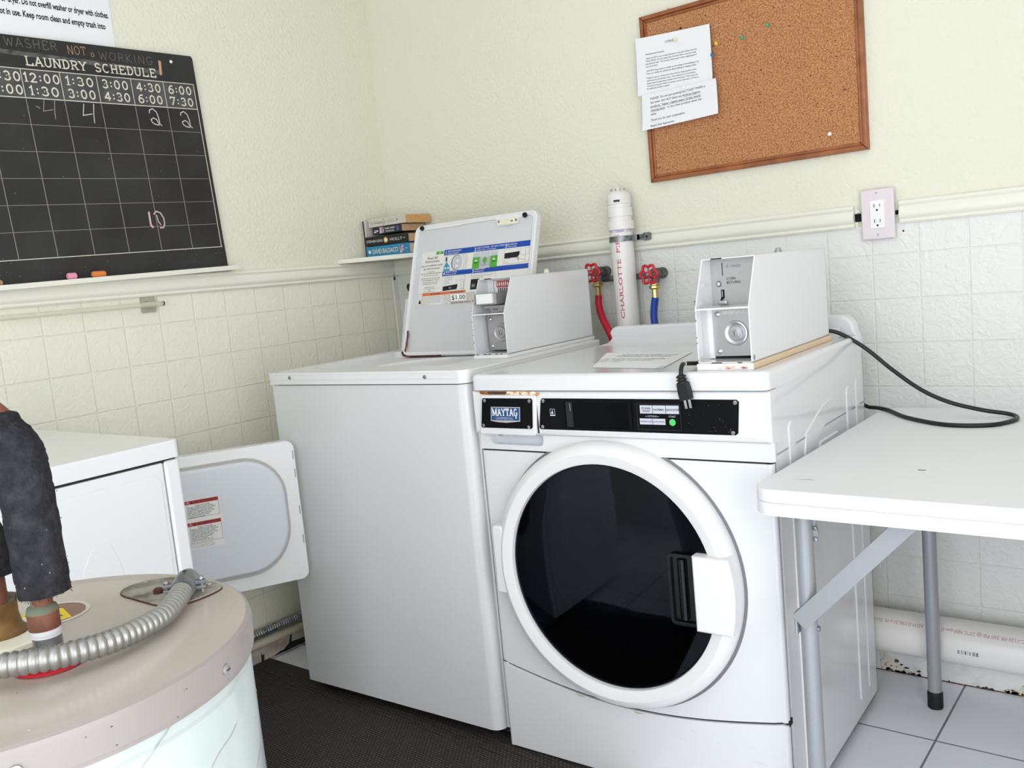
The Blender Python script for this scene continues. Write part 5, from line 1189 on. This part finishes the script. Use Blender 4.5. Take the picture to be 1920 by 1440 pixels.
for s in (1, -1):
    c_ = CA.lerp(CB, .35)+side*s*.0165; b.box((-.006, -.004, -.0018), (.006, .004, .0018), GALV, .0006, M=frame(c_+Vector((0, 0, .003)), side, ax)); b.box((-.006, -.004, -.0018), (.006, .004, .0018), GALV, .0006, M=frame(c_+Vector((0, 0, -.003)), side, ax)); b.tube([c_+side*s*.002+Vector((0, 0, .009)), c_+side*s*.002+Vector((0, 0, -.0095))], .0019, STEELD, 10); b.lathe([(.0034, 0), (.003, .0022), (.0001, .0028)], STEELD, Matrix.Translation(c_+side*s*.002+Vector((0, 0, .006))), 12)
b.poly(circ(0, 0, .0022, 10), HOLE, frame(CA.lerp(CB, .6)+Vector((0, 0, .0134)), side, ax)); b.build('clamp_connector', cd)

# insulated pipes
XR = Vector((.7807, .6249, 0)); FW = Vector((-.6249, .7807, 0))
ip = bpy.data.objects.new('insulated_pipe', None); COL.objects.link(ip); ip.empty_display_size = .04
tag(ip, 'copper pipe in thick black foam rising from the red collar of the water heater', 'pipe')
N0 = Vector((NX, NY, 0))
b = MB(); b.lathe([(.0134, .8325), (.0141, .8325), (.0141, .8490), (.0125, .8530), (.0088, .8550)], COPPER, Matrix.Translation(N0-XR*.0005), 28)
b.lathe([(.01425, .8485), (.0141, .8505), (.0128, .8538), (.0094, .8560), (.0089, .8610)], VERDI, Matrix.Translation(N0-XR*.0005), 24); b.build('solder_coupling', ip)
b = MB(); V3 = lambda x, z: N0+XR*x+Vector((0, 0, z))
cpath = [V3(0, .850), V3(.003, .92), V3(.000, 1.008), V3(-.006, 1.030), V3(-.016, 1.0425), V3(-.026, 1.0455), V3(-.042, 1.038), V3(-.062, 1.0205), V3(-.20, 1.0205)]
b.tube(smooth_path(cpath, 6), .0096, COPPER, 18); b.build('copper_pipe', ip)
b = MB(); fp = smooth_path([V3(.0046, .8665), V3(.004, .90), V3(.0032, .95), V3(.002, .985), V3(-.001, 1.003), V3(-.010, 1.0155), V3(-.026, 1.0205), V3(-.20, 1.0205)], 10)
rk = random.Random(4); b.tube(fp, [.0232+rk.uniform(-.0005, .0006) for _ in fp], FOAM, 30)
fz = N0+XR*.004
for k in range(170):
    t = rk.uniform(.867, .98); a = rk.uniform(0, 6.28) if k < 150 else rk.uniform(4.2, 5.2)
    if k % 2: t = .8665+rk.uniform(-.001, .003)
    c_ = fz+XR*(.0232*math.cos(a))+FW*(.0232*math.sin(a))+Vector((0, 0, t)); o_ = (XR*math.cos(a)+FW*math.sin(a))*rk.uniform(.0006, .0018)+Vector((0, 0, rk.uniform(-.002, .001)))
    b.tube([c_, c_+o_], .0003, FOAM, 4)
for k in range(7):
    a = rk.uniform(3.9, 6.0); t = rk.uniform(.875, .97); s = rk.uniform(.0003, .0007); b.ball(fz+XR*(.0236*math.cos(a))+FW*(.0236*math.sin(a))+Vector((0, 0, t)), s, mat('paint_speck', (150, 152, 150), .9), None, 6)
b.build('foam_sleeve', ip)
ip2 = bpy.data.objects.new('insulated_pipe', None); COL.objects.link(ip2); ip2.empty_display_size = .04
tag(ip2, 'second black foam covered pipe at the picture edge, ending above the brass fitting', 'pipe')
Q0 = N0-XR*.0746+FW*.0562
b = MB(); fp = smooth_path([Q0+Vector((0, 0, .8720)), Q0-XR*.002+Vector((0, 0, .89)), Q0-XR*.010+Vector((0, 0, .915)), Q0-XR*.024+Vector((0, 0, .935)), Q0-XR*.045+Vector((0, 0, .950)), Q0-XR*.10+Vector((0, 0, .965))], 8)
b.tube(fp, [.0232+rk.uniform(-.0006, .0006) for _ in fp], FOAM, 30); b.build('foam_sleeve', ip2)
b = MB(); b.tube([Q0+Vector((0, 0, .842)), Q0+Vector((0, 0, .875))], .0095, COPPER, 18); b.build('copper_pipe', ip2)
